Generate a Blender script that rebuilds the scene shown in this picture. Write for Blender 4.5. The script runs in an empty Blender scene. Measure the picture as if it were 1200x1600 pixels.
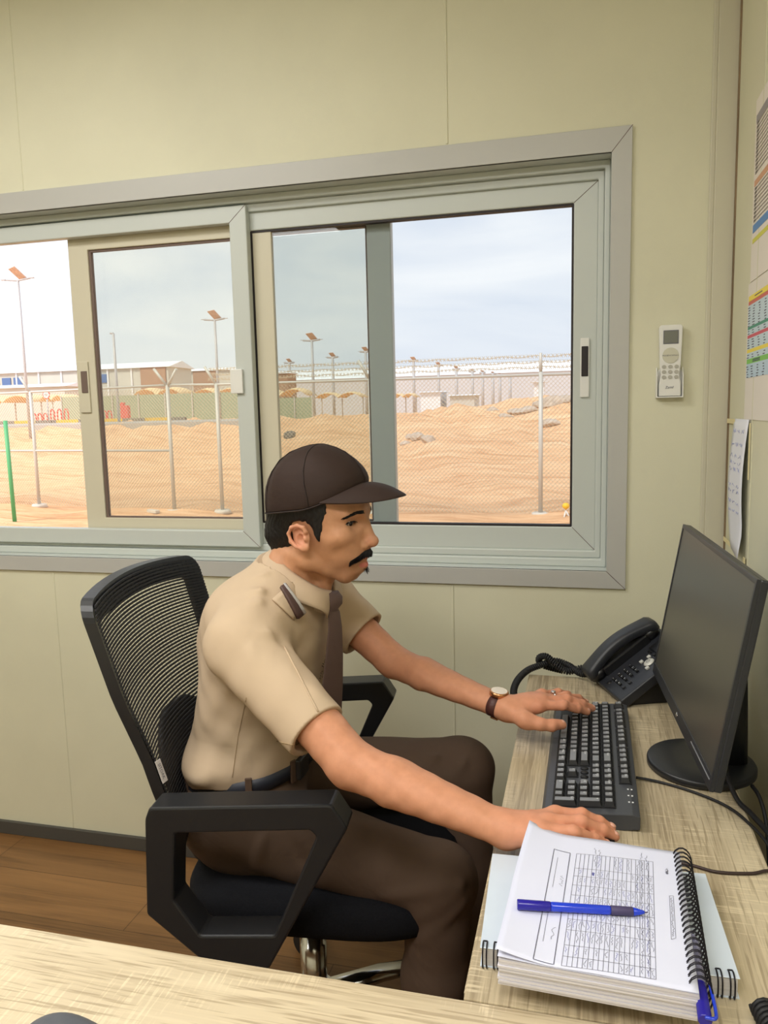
import bpy, bmesh, math, random
import numpy as np
from mathutils import Vector, Matrix
from math import sin, cos, pi, radians, sqrt, atan2
SC = bpy.context.scene
COL = SC.collection
# ------------------------------------------------------------------ camera
H = 1.38
FPX = 1215.0
_yaw, _pit, _rol = radians(-14.43), radians(-7.28), radians(-1.36)
_w = np.array([sin(_yaw)*cos(_pit), cos(_yaw)*cos(_pit), sin(_pit)])
_r = np.array([cos(_yaw), -sin(_yaw), 0.0]); _u = np.cross(_r, _w)
_r, _u = cos(_rol)*_r+sin(_rol)*_u, -sin(_rol)*_r+cos(_rol)*_u
cam = bpy.data.objects.new('camera', bpy.data.cameras.new('camera')); COL.objects.link(cam)
M3 = Matrix(((_r[0], _u[0], -_w[0]), (_r[1], _u[1], -_w[1]), (_r[2], _u[2], -_w[2])))
cam.matrix_world = Matrix.Translation((0, 0, H)) @ M3.to_4x4()
cam.data.sensor_fit = 'VERTICAL'; cam.data.sensor_height = 36.0; cam.data.sensor_width = 27.0
cam.data.lens = FPX/1600*36.0
cam.data.clip_start = 0.02; cam.data.clip_end = 3000
SC.camera = cam
# ------------------------------------------------------------------ world: overcast sky
wd = bpy.data.worlds.new('sky'); SC.world = wd; wd.use_nodes = True
nt = wd.node_tree; nt.nodes.clear()
def _n(nt, t, **kw):
    n = nt.nodes.new(t)
    for k, v in kw.items():
        if k in n.inputs: n.inputs[k].default_value = v
        else: setattr(n, k, v)
    return n
SKY_STRENGTH = 1.32
tc = _n(nt, 'ShaderNodeTexCoord'); mp = _n(nt, 'ShaderNodeMapping'); mp.inputs['Scale'].default_value = (1.0, 1.0, 4.2)
no = _n(nt, 'ShaderNodeTexNoise'); no.inputs['Scale'].default_value = 2.3; no.inputs['Detail'].default_value = 5; no.inputs['Roughness'].default_value = .55; no.inputs['Distortion'].default_value = .5
cr = _n(nt, 'ShaderNodeValToRGB')
cr.color_ramp.elements[0].position = .36; cr.color_ramp.elements[0].color = (.76, .81, .91, 1)
cr.color_ramp.elements[1].position = .68; cr.color_ramp.elements[1].color = (1.0, 1.0, 1.02, 1)
sx = _n(nt, 'ShaderNodeSeparateXYZ'); mr = _n(nt, 'ShaderNodeMapRange'); mr.inputs['From Min'].default_value = 0.0; mr.inputs['From Max'].default_value = .12
mr.inputs['To Min'].default_value = .8; mr.inputs['To Max'].default_value = 0.0
mx = _n(nt, 'ShaderNodeMix', data_type='RGBA'); bg = _n(nt, 'ShaderNodeBackground'); ow = _n(nt, 'ShaderNodeOutputWorld')
L = nt.links.new
L(tc.outputs['Generated'], mp.inputs['Vector']); L(mp.outputs[0], no.inputs['Vector']); L(no.outputs['Fac'], cr.inputs['Fac'])
L(tc.outputs['Generated'], sx.inputs[0]); L(sx.outputs['Z'], mr.inputs['Value']); L(mr.outputs[0], mx.inputs[0])
L(cr.outputs[0], mx.inputs[6]); mx.inputs[7].default_value = (.82, .84, .92, 1)
L(mx.outputs[2], bg.inputs['Color']); bg.inputs['Strength'].default_value = SKY_STRENGTH; L(bg.outputs[0], ow.inputs[0])
# ------------------------------------------------------------------ sun (hazy, behind the cabin), ceiling lamps
def light(name, kind, loc, energy, color=(1, 1, 1), rot=(0, 0, 0), **kw):
    d = bpy.data.lights.new(name, kind); d.energy = energy; d.color = color
    for k, v in kw.items(): setattr(d, k, v)
    o = bpy.data.objects.new(name, d); COL.objects.link(o); o.location = loc; o.rotation_euler = rot
    return o
light('hazy_sun', 'SUN', (-6, -6, 12), 3.4, (1, .95, .86), (radians(42), 0, radians(-28)), angle=radians(14))
LAMP_POS = [(-1.55, .75, 32), (-.3, -.55, 36), (-2.3, -.95, 18)]
CEIL = 2.72
SC.view_settings.view_transform = 'Standard'; SC.view_settings.look = 'None'
SC.view_settings.exposure = 0.0; SC.view_settings.gamma = 1.0; SC.view_settings.use_curve_mapping = False
SC.cycles.max_bounces = 10; SC.cycles.diffuse_bounces = 5; SC.cycles.transparent_max_bounces = 24; SC.cycles.caustics_reflective = False; SC.cycles.caustics_refractive = False
try: SC.cycles.use_denoising = True
except Exception: pass

def srgb(r, g, b):
    f = lambda c: (c/255/12.92) if c/255 <= .04045 else ((c/255+.055)/1.055)**2.4
    return (f(r), f(g), f(b), 1.0)

# ------------------------------------------------------------------ materials
def mat(name, col, rough=.5, metal=0.0, spec=.5, noise=None, bump=None, **kw):
    """col: linear rgba. noise=(scale, amount, stretch) varies the colour; bump=(scale, strength, stretch)."""
    m = bpy.data.materials.new(name); m.use_nodes = True; nt = m.node_tree
    p = nt.nodes['Principled BSDF']
    p.inputs['Base Color'].default_value = col; p.inputs['Roughness'].default_value = rough; p.inputs['Metallic'].default_value = metal
    p.inputs['Specular IOR Level'].default_value = spec
    for k, v in kw.items(): p.inputs[k.replace('_', ' ')].default_value = v
    tc = nt.nodes.new('ShaderNodeTexCoord')
    def noise_node(scale, st, detail=4):
        mp = nt.nodes.new('ShaderNodeMapping'); mp.inputs['Scale'].default_value = st
        nn = nt.nodes.new('ShaderNodeTexNoise'); nn.inputs['Scale'].default_value = scale; nn.inputs['Detail'].default_value = detail
        nt.links.new(tc.outputs['Object'], mp.inputs[0]); nt.links.new(mp.outputs[0], nn.inputs['Vector']); return nn
    if noise:
        s, a, st = noise; nn = noise_node(s, st)
        rp = nt.nodes.new('ShaderNodeValToRGB'); rp.color_ramp.elements[0].position = .3; rp.color_ramp.elements[1].position = .7
        rp.color_ramp.elements[0].color = tuple(c*(1-a) for c in col[:3])+(1,); rp.color_ramp.elements[1].color = tuple(min(1, c*(1+a)) for c in col[:3])+(1,)
        nt.links.new(nn.outputs['Fac'], rp.inputs[0]); nt.links.new(rp.outputs[0], p.inputs['Base Color'])
    if bump:
        s, a, st = bump; nn = noise_node(s, st)
        b = nt.nodes.new('ShaderNodeBump'); b.inputs['Strength'].default_value = a; b.inputs['Distance'].default_value = .002
        nt.links.new(nn.outputs['Fac'], b.inputs['Height']); nt.links.new(b.outputs[0], p.inputs['Normal'])
    return m

def wood(name, base, light_, dark, axis='Y', saw=True, rough=.38, plank=None):
    m = bpy.data.materials.new(name); m.use_nodes = True; nt = m.node_tree; p = nt.nodes['Principled BSDF']; p.inputs['Roughness'].default_value = rough
    tc = nt.nodes.new('ShaderNodeTexCoord')
    def N(scale, st, detail=5, rough_=.6, dist=0.0):
        mp = nt.nodes.new('ShaderNodeMapping'); mp.inputs['Scale'].default_value = st
        nn = nt.nodes.new('ShaderNodeTexNoise'); nn.inputs['Scale'].default_value = scale; nn.inputs['Detail'].default_value = detail; nn.inputs['Roughness'].default_value = rough_; nn.inputs['Distortion'].default_value = dist
        nt.links.new(tc.outputs['Object'], mp.inputs[0]); nt.links.new(mp.outputs[0], nn.inputs['Vector']); return nn
    al, ac = (.045, 1.0) if True else None
    g = lambda along, across: (across, along, 1) if axis == 'Y' else (along, across, 1)
    def ramp(a, b, c0, c1):
        r = nt.nodes.new('ShaderNodeValToRGB'); r.color_ramp.elements[0].position = a; r.color_ramp.elements[1].position = b
        r.color_ramp.elements[0].color = c0; r.color_ramp.elements[1].color = c1; return r
    def mixc(f, a, b, t='MIX'):
        x = nt.nodes.new('ShaderNodeMix'); x.data_type = 'RGBA'; x.blend_type = t
        for s, v in ((0, f), (6, a), (7, b)):
            if hasattr(v, 'is_linked') or hasattr(v, 'links'): nt.links.new(v, x.inputs[s])
            else: x.inputs[s].default_value = v
        return x.outputs[2]
    n1 = N(1.0, g(1.6, 42), 6, .62, .35); r1 = ramp(.33, .66, dark, base); nt.links.new(n1.outputs['Fac'], r1.inputs[0])
    n2 = N(1.0, g(4.5, 190), 3, .6); r2 = ramp(.48, .62, (0, 0, 0, 1), (1, 1, 1, 1)); nt.links.new(n2.outputs['Fac'], r2.inputs[0])
    c = mixc(r2.outputs[0], r1.outputs[0], base)
    n3 = N(1.0, g(.9, 7), 3, .5, 1.2); r3 = ramp(.42, .62, (0, 0, 0, 1), (.75, .75, .75, 1)); nt.links.new(n3.outputs['Fac'], r3.inputs[0])
    c = mixc(r3.outputs[0], c, light_)
    if saw:
        n4 = N(1.0, g(300, 13), 2, .5); r4 = ramp(.54, .60, (0, 0, 0, 1), (1, 1, 1, 1)); nt.links.new(n4.outputs['Fac'], r4.inputs[0])
        n5 = N(1.0, g(4, 9), 3, .6, .8); r5 = ramp(.47, .6, (0, 0, 0, 1), (.62, .62, .62, 1)); nt.links.new(n5.outputs['Fac'], r5.inputs[0])
        mm = nt.nodes.new('ShaderNodeMath'); mm.operation = 'MULTIPLY'; nt.links.new(r4.outputs[0], mm.inputs[0]); nt.links.new(r5.outputs[0], mm.inputs[1])
        c = mixc(mm.outputs[0], c, tuple(min(1, v*1.15) for v in light_[:3])+(1,))
        n6 = N(1.0, g(11, 260), 2, .5); r6 = ramp(.55, .64, (0, 0, 0, 1), (.62, .62, .62, 1)); nt.links.new(n6.outputs['Fac'], r6.inputs[0])
        c = mixc(r6.outputs[0], c, dark)
    if plank:
        br = nt.nodes.new('ShaderNodeTexBrick'); br.inputs['Scale'].default_value = 1.0; br.inputs['Brick Width'].default_value = plank[0]; br.inputs['Row Height'].default_value = plank[1]; br.inputs['Mortar Size'].default_value = .0012
        br.inputs['Color1'].default_value = (.82, .82, .82, 1); br.inputs['Color2'].default_value = (1.1, 1.1, 1.1, 1); br.inputs['Mortar'].default_value = (.35, .3, .25, 1)
        nt.links.new(tc.outputs['Object'], br.inputs['Vector']); c = mixc(1.0, c, br.outputs['Color'], 'MULTIPLY')
    nt.links.new(c, p.inputs['Base Color'])
    b = nt.nodes.new('ShaderNodeBump'); b.inputs['Strength'].default_value = .12; b.inputs['Distance'].default_value = .001; nt.links.new(n2.outputs['Fac'], b.inputs['Height']); nt.links.new(b.outputs[0], p.inputs['Normal'])
    return m

def glass_mat(name, tint, rough=0.0, refl=.06):
    m = bpy.data.materials.new(name); m.use_nodes = True; nt = m.node_tree; nt.nodes.clear()
    o = nt.nodes.new('ShaderNodeOutputMaterial'); t = nt.nodes.new('ShaderNodeBsdfTransparent'); g = nt.nodes.new('ShaderNodeBsdfGlossy'); x = nt.nodes.new('ShaderNodeMixShader')
    t.inputs[0].default_value = tint; g.inputs['Roughness'].default_value = rough; x.inputs[0].default_value = refl
    nt.links.new(t.outputs[0], x.inputs[1]); nt.links.new(g.outputs[0], x.inputs[2]); nt.links.new(x.outputs[0], o.inputs[0]); return m

ONE = (1, 1, 1)
MT = {}
MT['wall'] = mat('wall_vinyl', srgb(213, 211, 187), .55, 0, .35, noise=(3.0, .04, ONE), bump=(420, .12, ONE))
MT['ceil'] = mat('ceiling_paint', srgb(225, 222, 205), .7)
MT['alu'] = mat('white_aluminium', srgb(196, 202, 198), .38, 0, .5)
MT['casing'] = mat('casing_grey', srgb(182, 182, 178), .4, 0, .5)
MT['cream'] = mat('cream_aluminium', srgb(205, 199, 178), .42)
MT['gasket'] = mat('black_gasket', srgb(34, 26, 28), .6)
MT['gasket_brown'] = mat('brown_gasket', srgb(110, 92, 84), .6)
MT['trim'] = mat('corner_trim', srgb(200, 196, 176), .5)
MT['grime'] = mat('brown_sealant', srgb(128, 108, 82), .7, noise=(30, .3, (1, 1, .2)))
MT['skirt'] = mat('dark_skirting', srgb(74, 72, 68), .5)
MT['glass'] = glass_mat('window_glass', (.85, .87, .88, 1), refl=.03)
MT['glass_tint'] = glass_mat('second_window_glass', (.88, .89, .84, 1), refl=.03)
MT['desk'] = wood('sawn_oak_lengthwise', srgb(194, 178, 148), srgb(214, 200, 170), srgb(146, 130, 104), 'Y')
MT['desk_x'] = wood('sawn_oak_crosswise', srgb(204, 188, 158), srgb(222, 207, 178), srgb(160, 142, 114), 'X', rough=.3)
MT['floor'] = wood('brown_laminate', srgb(128, 92, 54), srgb(148, 108, 66), srgb(92, 62, 34), 'X', saw=False, rough=.35, plank=(1.2, .19))
MT['black'] = mat('black_plastic', srgb(34, 35, 38), .38, bump=(900, .08, ONE))
MT['black_soft'] = mat('black_matte', srgb(22, 22, 25), .6)
MT['blackfab'] = mat('black_fabric', srgb(20, 21, 26), .9, 0, .2, noise=(300, .25, ONE), bump=(700, .5, ONE))
MT['mesh'] = mat('black_mesh_yarn', srgb(38, 38, 42), .7)
MT['chrome'] = mat('chrome', (.62, .62, .63, 1), .16, 1.0)
MT['white'] = mat('white_plastic', srgb(226, 226, 222), .4)
MT['paper'] = mat('white_paper', srgb(220, 224, 246), .75, 0, .2)
MT['ink'] = mat('black_ink', srgb(84, 84, 104), .8)
MT['blueink'] = mat('blue_ink', srgb(96, 98, 170), .8)
MT['concrete'] = mat('concrete', srgb(205, 196, 184), .9, noise=(6, .1, ONE))
MT['galv'] = mat('galvanised_steel', srgb(202, 198, 190), .55, .2)  # steel lightened to stand in for outdoor haze and glare

# ------------------------------------------------------------------ mesh helpers
def nbm(): return bmesh.new()
def _setmi(bm, before, mi):
    if mi:
        for f in list(bm.faces)[before:]: f.material_index = mi
def add_box(bm, c, s, rot=None, bev=0.0, seg=2, mi=0, taper=None):
    """box centred at c with full sizes s; rot a 3x3 matrix; taper=(fx, fy) scales the top face."""
    t = bmesh.new(); bmesh.ops.create_cube(t, size=1.0)
    for v in t.verts:
        k = taper if (taper and v.co.z > 0) else (1, 1)
        v.co = Vector((v.co.x*s[0]*k[0], v.co.y*s[1]*k[1], v.co.z*s[2]))
    if bev > 0: bmesh.ops.bevel(t, geom=t.edges[:], offset=bev, segments=seg, affect='EDGES', profile=.5)
    R = rot if rot is not None else Matrix.Identity(3)
    for v in t.verts: v.co = R @ v.co + Vector(c)
    merge(bm, t, mi); return bm
def merge(bm, t, mi=0):
    t.verts.index_update(); vs = [bm.verts.new(v.co) for v in t.verts]
    for f in t.faces:
        try:
            nf = bm.faces.new([vs[v.index] for v in f.verts]); nf.material_index = mi if mi else f.material_index; nf.smooth = f.smooth
        except ValueError: pass
    t.free()
def frame_of(d):
    d = Vector(d).normalized(); a = Vector((0, 0, 1)) if abs(d.z) < .9 else Vector((1, 0, 0))
    x = d.cross(a).normalized(); return x, d.cross(x).normalized(), d
def add_tube(bm, pts, r, n=8, closed=False, mi=0, cap=True, flat=None):
    """tube through pts; r a number or one per point; flat=(sx, sy) squashes the section."""
    P = [Vector(p) for p in pts]; k = len(P); rr = r if hasattr(r, '__len__') else [r]*k
    rings = []; x = None
    for i in range(k):
        if closed: d = P[(i+1) % k]-P[i-1]
        else: d = P[min(i+1, k-1)]-P[max(i-1, 0)]
        if d.length < 1e-9: d = Vector((0, 0, 1))
        d.normalize()
        if x is None: x = frame_of(d)[0]
        else:
            x = x-d*x.dot(d)
            if x.length < 1e-6: x = frame_of(d)[0]
            x.normalize()
        y = d.cross(x); sx, sy = flat or (1, 1)
        rings.append([bm.verts.new(P[i]+(x*cos(2*pi*j/n)*sx+y*sin(2*pi*j/n)*sy)*rr[i]) for j in range(n)])
    m = k if closed else k-1
    for i in range(m):
        a, b = rings[i], rings[(i+1) % k]
        for j in range(n):
            f = bm.faces.new((a[j], a[(j+1) % n], b[(j+1) % n], b[j])); f.material_index = mi; f.smooth = n > 4
    if cap and not closed:
        f = bm.faces.new(rings[0][::-1]); f.material_index = mi
        f = bm.faces.new(rings[-1]); f.material_index = mi
    return bm
def add_cyl(bm, p0, p1, r0, r1=None, n=24, mi=0): return add_tube(bm, [p0, p1], [r0, r0 if r1 is None else r1], n, mi=mi)
def add_prism(bm, poly, vec, mi=0, bev=0.0, seg=2):
    """polygon of 3D points extruded along vec."""
    t = bmesh.new(); a = [t.verts.new(Vector(p)) for p in poly]; b = [t.verts.new(Vector(p)+Vector(vec)) for p in poly]; k = len(a)
    t.faces.new(a[::-1]); t.faces.new(b)
    for i in range(k): t.faces.new((a[i], a[(i+1) % k], b[(i+1) % k], b[i]))
    bmesh.ops.recalc_face_normals(t, faces=t.faces[:])
    if bev: bmesh.ops.bevel(t, geom=t.edges[:], offset=bev, segments=seg, affect='EDGES', profile=.5)
    merge(bm, t, mi); return bm
def add_loft(bm, rings, closed=True, cap0=False, cap1=False, mi=0, smooth=True):
    R = [[bm.verts.new(Vector(p)) for p in r] for r in rings]; n = len(R[0])
    for a, b in zip(R[:-1], R[1:]):
        for j in range(n if closed else n-1):
            f = bm.faces.new((a[j], a[(j+1) % n], b[(j+1) % n], b[j])); f.material_index = mi; f.smooth = smooth
    if cap0: f = bm.faces.new(R[0][::-1]); f.material_index = mi
    if cap1: f = bm.faces.new(R[-1]); f.material_index = mi
    return bm
def add_sphere(bm, c, r, u=16, v=10, mi=0, rot=None):
    t = bmesh.new(); bmesh.ops.create_uvsphere(t, u_segments=u, v_segments=v, radius=1.0)
    s = r if hasattr(r, '__len__') else (r, r, r)
    for q in t.verts:
        p = Vector((q.co.x*s[0], q.co.y*s[1], q.co.z*s[2])); q.co = (rot @ p if rot is not None else p)+Vector(c)
    for f in t.faces: f.smooth = True
    merge(bm, t, mi); return bm
def add_loop_frame(bm, outer, inner, vec, mi=0, bev=0.0):
    """ring between two polygons of equal length, extruded along vec."""
    t = bmesh.new(); V = Vector(vec); k = len(outer)
    o0 = [t.verts.new(Vector(p)) for p in outer]; i0 = [t.verts.new(Vector(p)) for p in inner]
    o1 = [t.verts.new(Vector(p)+V) for p in outer]; i1 = [t.verts.new(Vector(p)+V) for p in inner]
    for j in range(k):
        q = (j+1) % k
        t.faces.new((o0[j], i0[j], i0[q], o0[q])); t.faces.new((o1[j], o1[q], i1[q], i1[j]))
        t.faces.new((o0[j], o0[q], o1[q], o1[j])); t.faces.new((i0[j], i1[j], i1[q], i0[q]))
    bmesh.ops.recalc_face_normals(t, faces=t.faces[:])
    if bev: bmesh.ops.bevel(t, geom=[e for e in t.edges], offset=bev, segments=2, affect='EDGES', profile=.5)
    merge(bm, t, mi); return bm
def _abs(o):
    p = Vector((0, 0, 0))
    while o is not None: p += o.location; o = o.parent
    return p
def obj(name, bm, m, parent=None, world=False, smooth=None, recalc=False):
    """link the bmesh as ONE object. world=True: coordinates are world ones and the (unrotated) parents' places are taken off."""
    if recalc: bmesh.ops.recalc_face_normals(bm, faces=bm.faces[:])
    if smooth is not None:
        for f in bm.faces: f.smooth = smooth
    me = bpy.data.meshes.new(name)
    if world and parent is not None:
        off = _abs(parent)
        for v in bm.verts: v.co -= off
    bm.to_mesh(me); bm.free()
    for x in (m if isinstance(m, (list, tuple)) else [m]): me.materials.append(x)
    o = bpy.data.objects.new(name, me); COL.objects.link(o); o.parent = parent
    return o
def recenter(o, at):
    """move a top-level mesh object's origin to `at` without moving its geometry."""
    at = Vector(at); o.data.transform(Matrix.Translation(-at)); o.location = at; return o
def tag(o, label, cat, group=None, kind=None):
    if label: o['label'] = label
    if cat: o['category'] = cat
    if group: o['group'] = group
    if kind: o['kind'] = kind
    return o
def struct(o, label=None):
    o['kind'] = 'structure'
    if label: o['label'] = label
    return o
def thing(name, label, cat, loc=(0, 0, 0), rotz=0.0, group=None):
    o = bpy.data.objects.new(name, None); COL.objects.link(o); o.location = loc; o.rotation_euler = (0, 0, rotz); o.empty_display_size = .1
    return tag(o, label, cat, group)
def copy_thing(src, label=None, loc=None, rotz=None):
    c = src.copy(); COL.objects.link(c)
    if label: c['label'] = label
    if loc is not None: c.location = loc
    if rotz is not None: c.rotation_euler = (0, 0, rotz)
    for ch in list(src.children):
        d = ch.copy(); COL.objects.link(d); d.parent = c
        for g in list(ch.children):
            e = g.copy(); COL.objects.link(e); e.parent = d
    return c
_txt = {}
def text_geo(s, size=1.0):
    """text outline as (verts 2D, faces), lower-left at the origin."""
    if s in _txt: V, F = _txt[s]
    else:
        cu = bpy.data.curves.new('glyphs', 'FONT'); cu.body = s; cu.size = 1.0; cu.resolution_u = 2
        o = bpy.data.objects.new('glyphs', cu); COL.objects.link(o); bpy.context.view_layer.update()
        me = bpy.data.meshes.new_from_object(o.evaluated_get(bpy.context.evaluated_depsgraph_get()))
        V = [(v.co.x, v.co.y) for v in me.vertices]; F = [tuple(p.vertices) for p in me.polygons]
        bpy.data.objects.remove(o); bpy.data.curves.remove(cu); bpy.data.meshes.remove(me); _txt[s] = (V, F)
    return [(x*size, y*size) for x, y in V], F
def add_text(bm, s, size, origin, ux, uy, mi=0, center=True, off=0.0):
    V, F = text_geo(s, size)
    if not V: return
    ux, uy = Vector(ux).normalized(), Vector(uy).normalized(); n = ux.cross(uy)
    cx = (min(v[0] for v in V)+max(v[0] for v in V))/2 if center else 0; cy = (min(v[1] for v in V)+max(v[1] for v in V))/2 if center else 0
    vs = [bm.verts.new(Vector(origin)+ux*(x-cx)+uy*(y-cy)+n*off) for x, y in V]
    for f in F:
        try: g = bm.faces.new([vs[i] for i in f]); g.material_index = mi
        except ValueError: pass
def spline(pts, n=8):
    """Catmull-Rom through pts."""
    P = [Vector(p) for p in pts]; out = []
    for i in range(len(P)-1):
        a, b, c, d = P[max(i-1, 0)], P[i], P[i+1], P[min(i+2, len(P)-1)]
        for k in range(n):
            t = k/n; out.append(.5*((2*b)+(c-a)*t+(2*a-5*b+4*c-d)*t*t+(3*b-a-3*c+d)*t**3))
    out.append(P[-1]); return out
def rotz3(a): return Matrix.Rotation(a, 3, 'Z')
# camera rays, used only to read real positions off the photograph
def ray(x, y): return Vector(_r*((x-600)/FPX)-_u*((y-800)/FPX)+_w)
def on(x, y, ax, v):
    d = ray(x, y); c = Vector((0, 0, H)); return c+d*((v-c[ax])/d[ax])
# ================================================================== the room
WY, XR, XL, YF = 2.08, .345, -3.3, -2.3
WT = .16
wx0, wx1, wz0, wz1 = -2.06, .062, .955, 1.998
bm = nbm()
hg = .006
for x0, x1, z0, z1 in ((XL-.1, wx0-hg, 0, CEIL), (wx1+hg, XR+.1, 0, CEIL), (wx0-hg, wx1+hg, 0, wz0-hg), (wx0-hg, wx1+hg, wz1+hg, CEIL)):
    add_box(bm, ((x0+x1)/2, WY+WT/2, (z0+z1)/2), (x1-x0, WT, z1-z0))
for sxp in (-.345, -1.62, -2.9):
    for z0, z1 in ((.045, .905), (2.06, CEIL)):
        add_box(bm, (sxp, WY, (z0+z1)/2), (.007, .004, z1-z0), bev=.0015, seg=1)
struct(obj('wall_back', bm, MT['wall']))
bm = nbm(); add_box(bm, (XR+.06, (YF+WY)/2, CEIL/2), (.12, WY-YF, CEIL))
add_box(bm, (XR, 1.782, 1.2), (.004, .006, 2.3)); struct(obj('wall_right', bm, MT['wall']))
bm = nbm(); add_box(bm, (XL-.06, (YF+WY)/2, CEIL/2), (.12, WY-YF, CEIL)); struct(obj('wall_left', bm, MT['wall']))
bm = nbm(); add_box(bm, ((XL+XR)/2, YF-.06, CEIL/2), (XR-XL+.24, .12, CEIL)); struct(obj('wall_front', bm, MT['wall']))
bm = nbm(); add_box(bm, ((XL+XR)/2, (YF+WY)/2, CEIL+.05), (XR-XL+.24, WY-YF+.4, .1)); struct(obj('ceiling', bm, MT['ceil']))
bm = nbm(); add_box(bm, ((XL+XR)/2, (YF+WY)/2, -.05), (XR-XL+.24, WY-YF+.4, .1)); struct(obj('floor', bm, MT['floor']))
bm = nbm(); add_box(bm, ((XL+XR)/2, WY-.006, .0225), (XR-XL, .012, .045), bev=.002); struct(obj('baseboard_back', bm, MT['skirt']))
bm = nbm(); add_box(bm, (.3215, WY-.006, CEIL/2), (.047, .012, CEIL), bev=.002); add_box(bm, (.293, WY-.003, CEIL/2), (.012, .006, CEIL), bev=.0025)
struct(obj('trim_1', bm, MT['trim']), 'vertical corner strip right of the window')
bm = nbm(); add_box(bm, (XR-.001, WY-.018, CEIL/2), (.004, .012, CEIL), bev=.001); struct(obj('trim_2', bm, MT['grime']), 'brown line of sealant in the corner')
# ceiling lamps (the light itself is at the top)
for i, (lx, ly, en) in enumerate(LAMP_POS):
    bm = nbm(); add_loop_frame(bm, [(lx-.62, ly-.32, CEIL-.03), (lx+.62, ly-.32, CEIL-.03), (lx+.62, ly+.32, CEIL-.03), (lx-.62, ly+.32, CEIL-.03)],
        [(lx-.6, ly-.3, CEIL-.03), (lx+.6, ly-.3, CEIL-.03), (lx+.6, ly+.3, CEIL-.03), (lx-.6, ly+.3, CEIL-.03)], (0, 0, .03))
    o = obj('ceiling_light', bm, MT['white'])
    recenter(o, (lx, ly, CEIL)); tag(o, ('white ceiling light panel over the office chair', 'white ceiling light panel over the front desk', 'white ceiling light panel in the left rear of the cabin')[i], 'ceiling light')
    light('ceiling_lamp', 'AREA', (lx, ly, CEIL-.035), en, (1, .98, .95), shape='RECTANGLE', size=1.18, size_y=.58)

# ------------------------------------------------------------------ the window
win = bpy.data.objects.new('window_1', None); COL.objects.link(win); win.location = (-1, WY, wz0); struct(win, 'wide white sliding window over the desk')
def rect(x0, x1, z0, z1, y): return [(x0, y, z0), (x1, y, z0), (x1, y, z1), (x0, y, z1)]
def wframe(name, o, i, y0, y1, m, bev=.0015, parent=win):
    bm = nbm(); add_loop_frame(bm, rect(*o, y0), rect(*i, y0), (0, y1-y0, 0), bev=bev); return obj(name, bm, m, parent, world=True)
# mitred casing, lining and the stepped outer frame
def mitre(bm, o, i, y):
    for a, b in zip(rect(*o, y), rect(*i, y)):
        add_tube(bm, [a, b], .0007, 4)
casing_o, casing_i = (wx0-.05, .110, .909, 2.056), (wx0, wx1, wz0, wz1)
wframe('casing', casing_o, casing_i, WY-.008, WY+.002, MT['casing'], .001)
bm = nbm(); mitre(bm, casing_o, casing_i, WY-.0082); obj('casing_joint', bm, MT['gasket_brown'], win, world=True)
wframe('lining', (wx0-.004, wx1+.004, wz0-.004, wz1+.004), casing_i, WY-.006, WY+WT, MT['alu'], 0)
f1 = (wx0+.016, wx1-.014, wz0+.022, wz1-.02); f2 = (wx0+.03, wx1-.029, wz0+.042, wz1-.042)
wframe('outer_frame', casing_i, f1, WY+.047, WY+WT, MT['alu'], .003)
wframe('track_frame', f1, f2, WY+.062, WY+WT, MT['alu'], .003)
ys = WY+.072
gl = on(390, 362, 1, ys); gb = on(700, 821, 1, ys); gt = on(893, 317, 1, ys); gr = on(895, 600, 1, ys)
so = (gl.x-.055, f2[1]+.001, f2[2]-.001, f2[3]+.001); si = (gl.x, gr.x, gb.z, gt.z)
sash = wframe('sliding_sash', so, si, ys, ys+.03, MT['alu'], .003)
bm = nbm(); mitre(bm, so, si, ys-.0004); obj('sash_joint', bm, MT['gasket_brown'], sash, world=True)
g = .0055
bm = nbm(); add_loop_frame(bm, rect(si[0]-.001, si[1]+.001, si[2]-.001, si[3]+.001, ys+.004), rect(si[0]+g, si[1]-g, si[2]+g, si[3]-g, ys+.004), (0, .02, 0)); obj('gasket', bm, MT['gasket'], sash, world=True)
bm = nbm(); add_box(bm, ((si[0]+si[1])/2, ys+.014, (si[2]+si[3])/2), (si[1]-si[0], .005, si[3]-si[2])); o = obj('pane', bm, MT['glass'], sash, world=True)
def px_box(bm, x0, x1, y0, y1, y, d, bev, mi=0):
    a, b = on(x0, (y0+y1)/2, 1, y), on(x1, (y0+y1)/2, 1, y); t, u = on((x0+x1)/2, y0, 1, y), on((x0+x1)/2, y1, 1, y)
    add_box(bm, ((a.x+b.x)/2, y-d/2, (t.z+u.z)/2), (b.x-a.x, d, t.z-u.z), bev=bev, mi=mi)
bm = nbm(); px_box(bm, 906.5, 921, 528, 621, ys, .006, .0025); o = obj('handle_plate', bm, MT['white'], sash, world=True)
bm = nbm(); px_box(bm, 908.5, 919, 541, 588, ys-.0055, .003, .0014); obj('finger_slot', bm, MT['gasket'], sash, world=True)
# left leaf with its open light
yl = WY+.045
a0, a1 = on(358, 360, 1, yl).x, on(384, 340, 1, yl).x
lt, lb = on(200, 363, 1, yl).z, on(200, 827, 1, yl).z
lto, lbo = on(200, 337, 1, yl).z, on(200, 851, 1, yl).z
lo = (wx0+.014, a1, lbo, lto); li = (wx0+.07, a0, lb, lt)
leaf = wframe('left_leaf', lo, li, yl, yl+.027, MT['alu'], .003)
bm = nbm(); mitre(bm, lo, li, yl-.0004); obj('leaf_joint', bm, MT['gasket_brown'], leaf, world=True)
bm = nbm(); px_box(bm, 362, 381, 577, 615, yl, .01, .002); obj('catch', bm, MT['white'], leaf, world=True)
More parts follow.
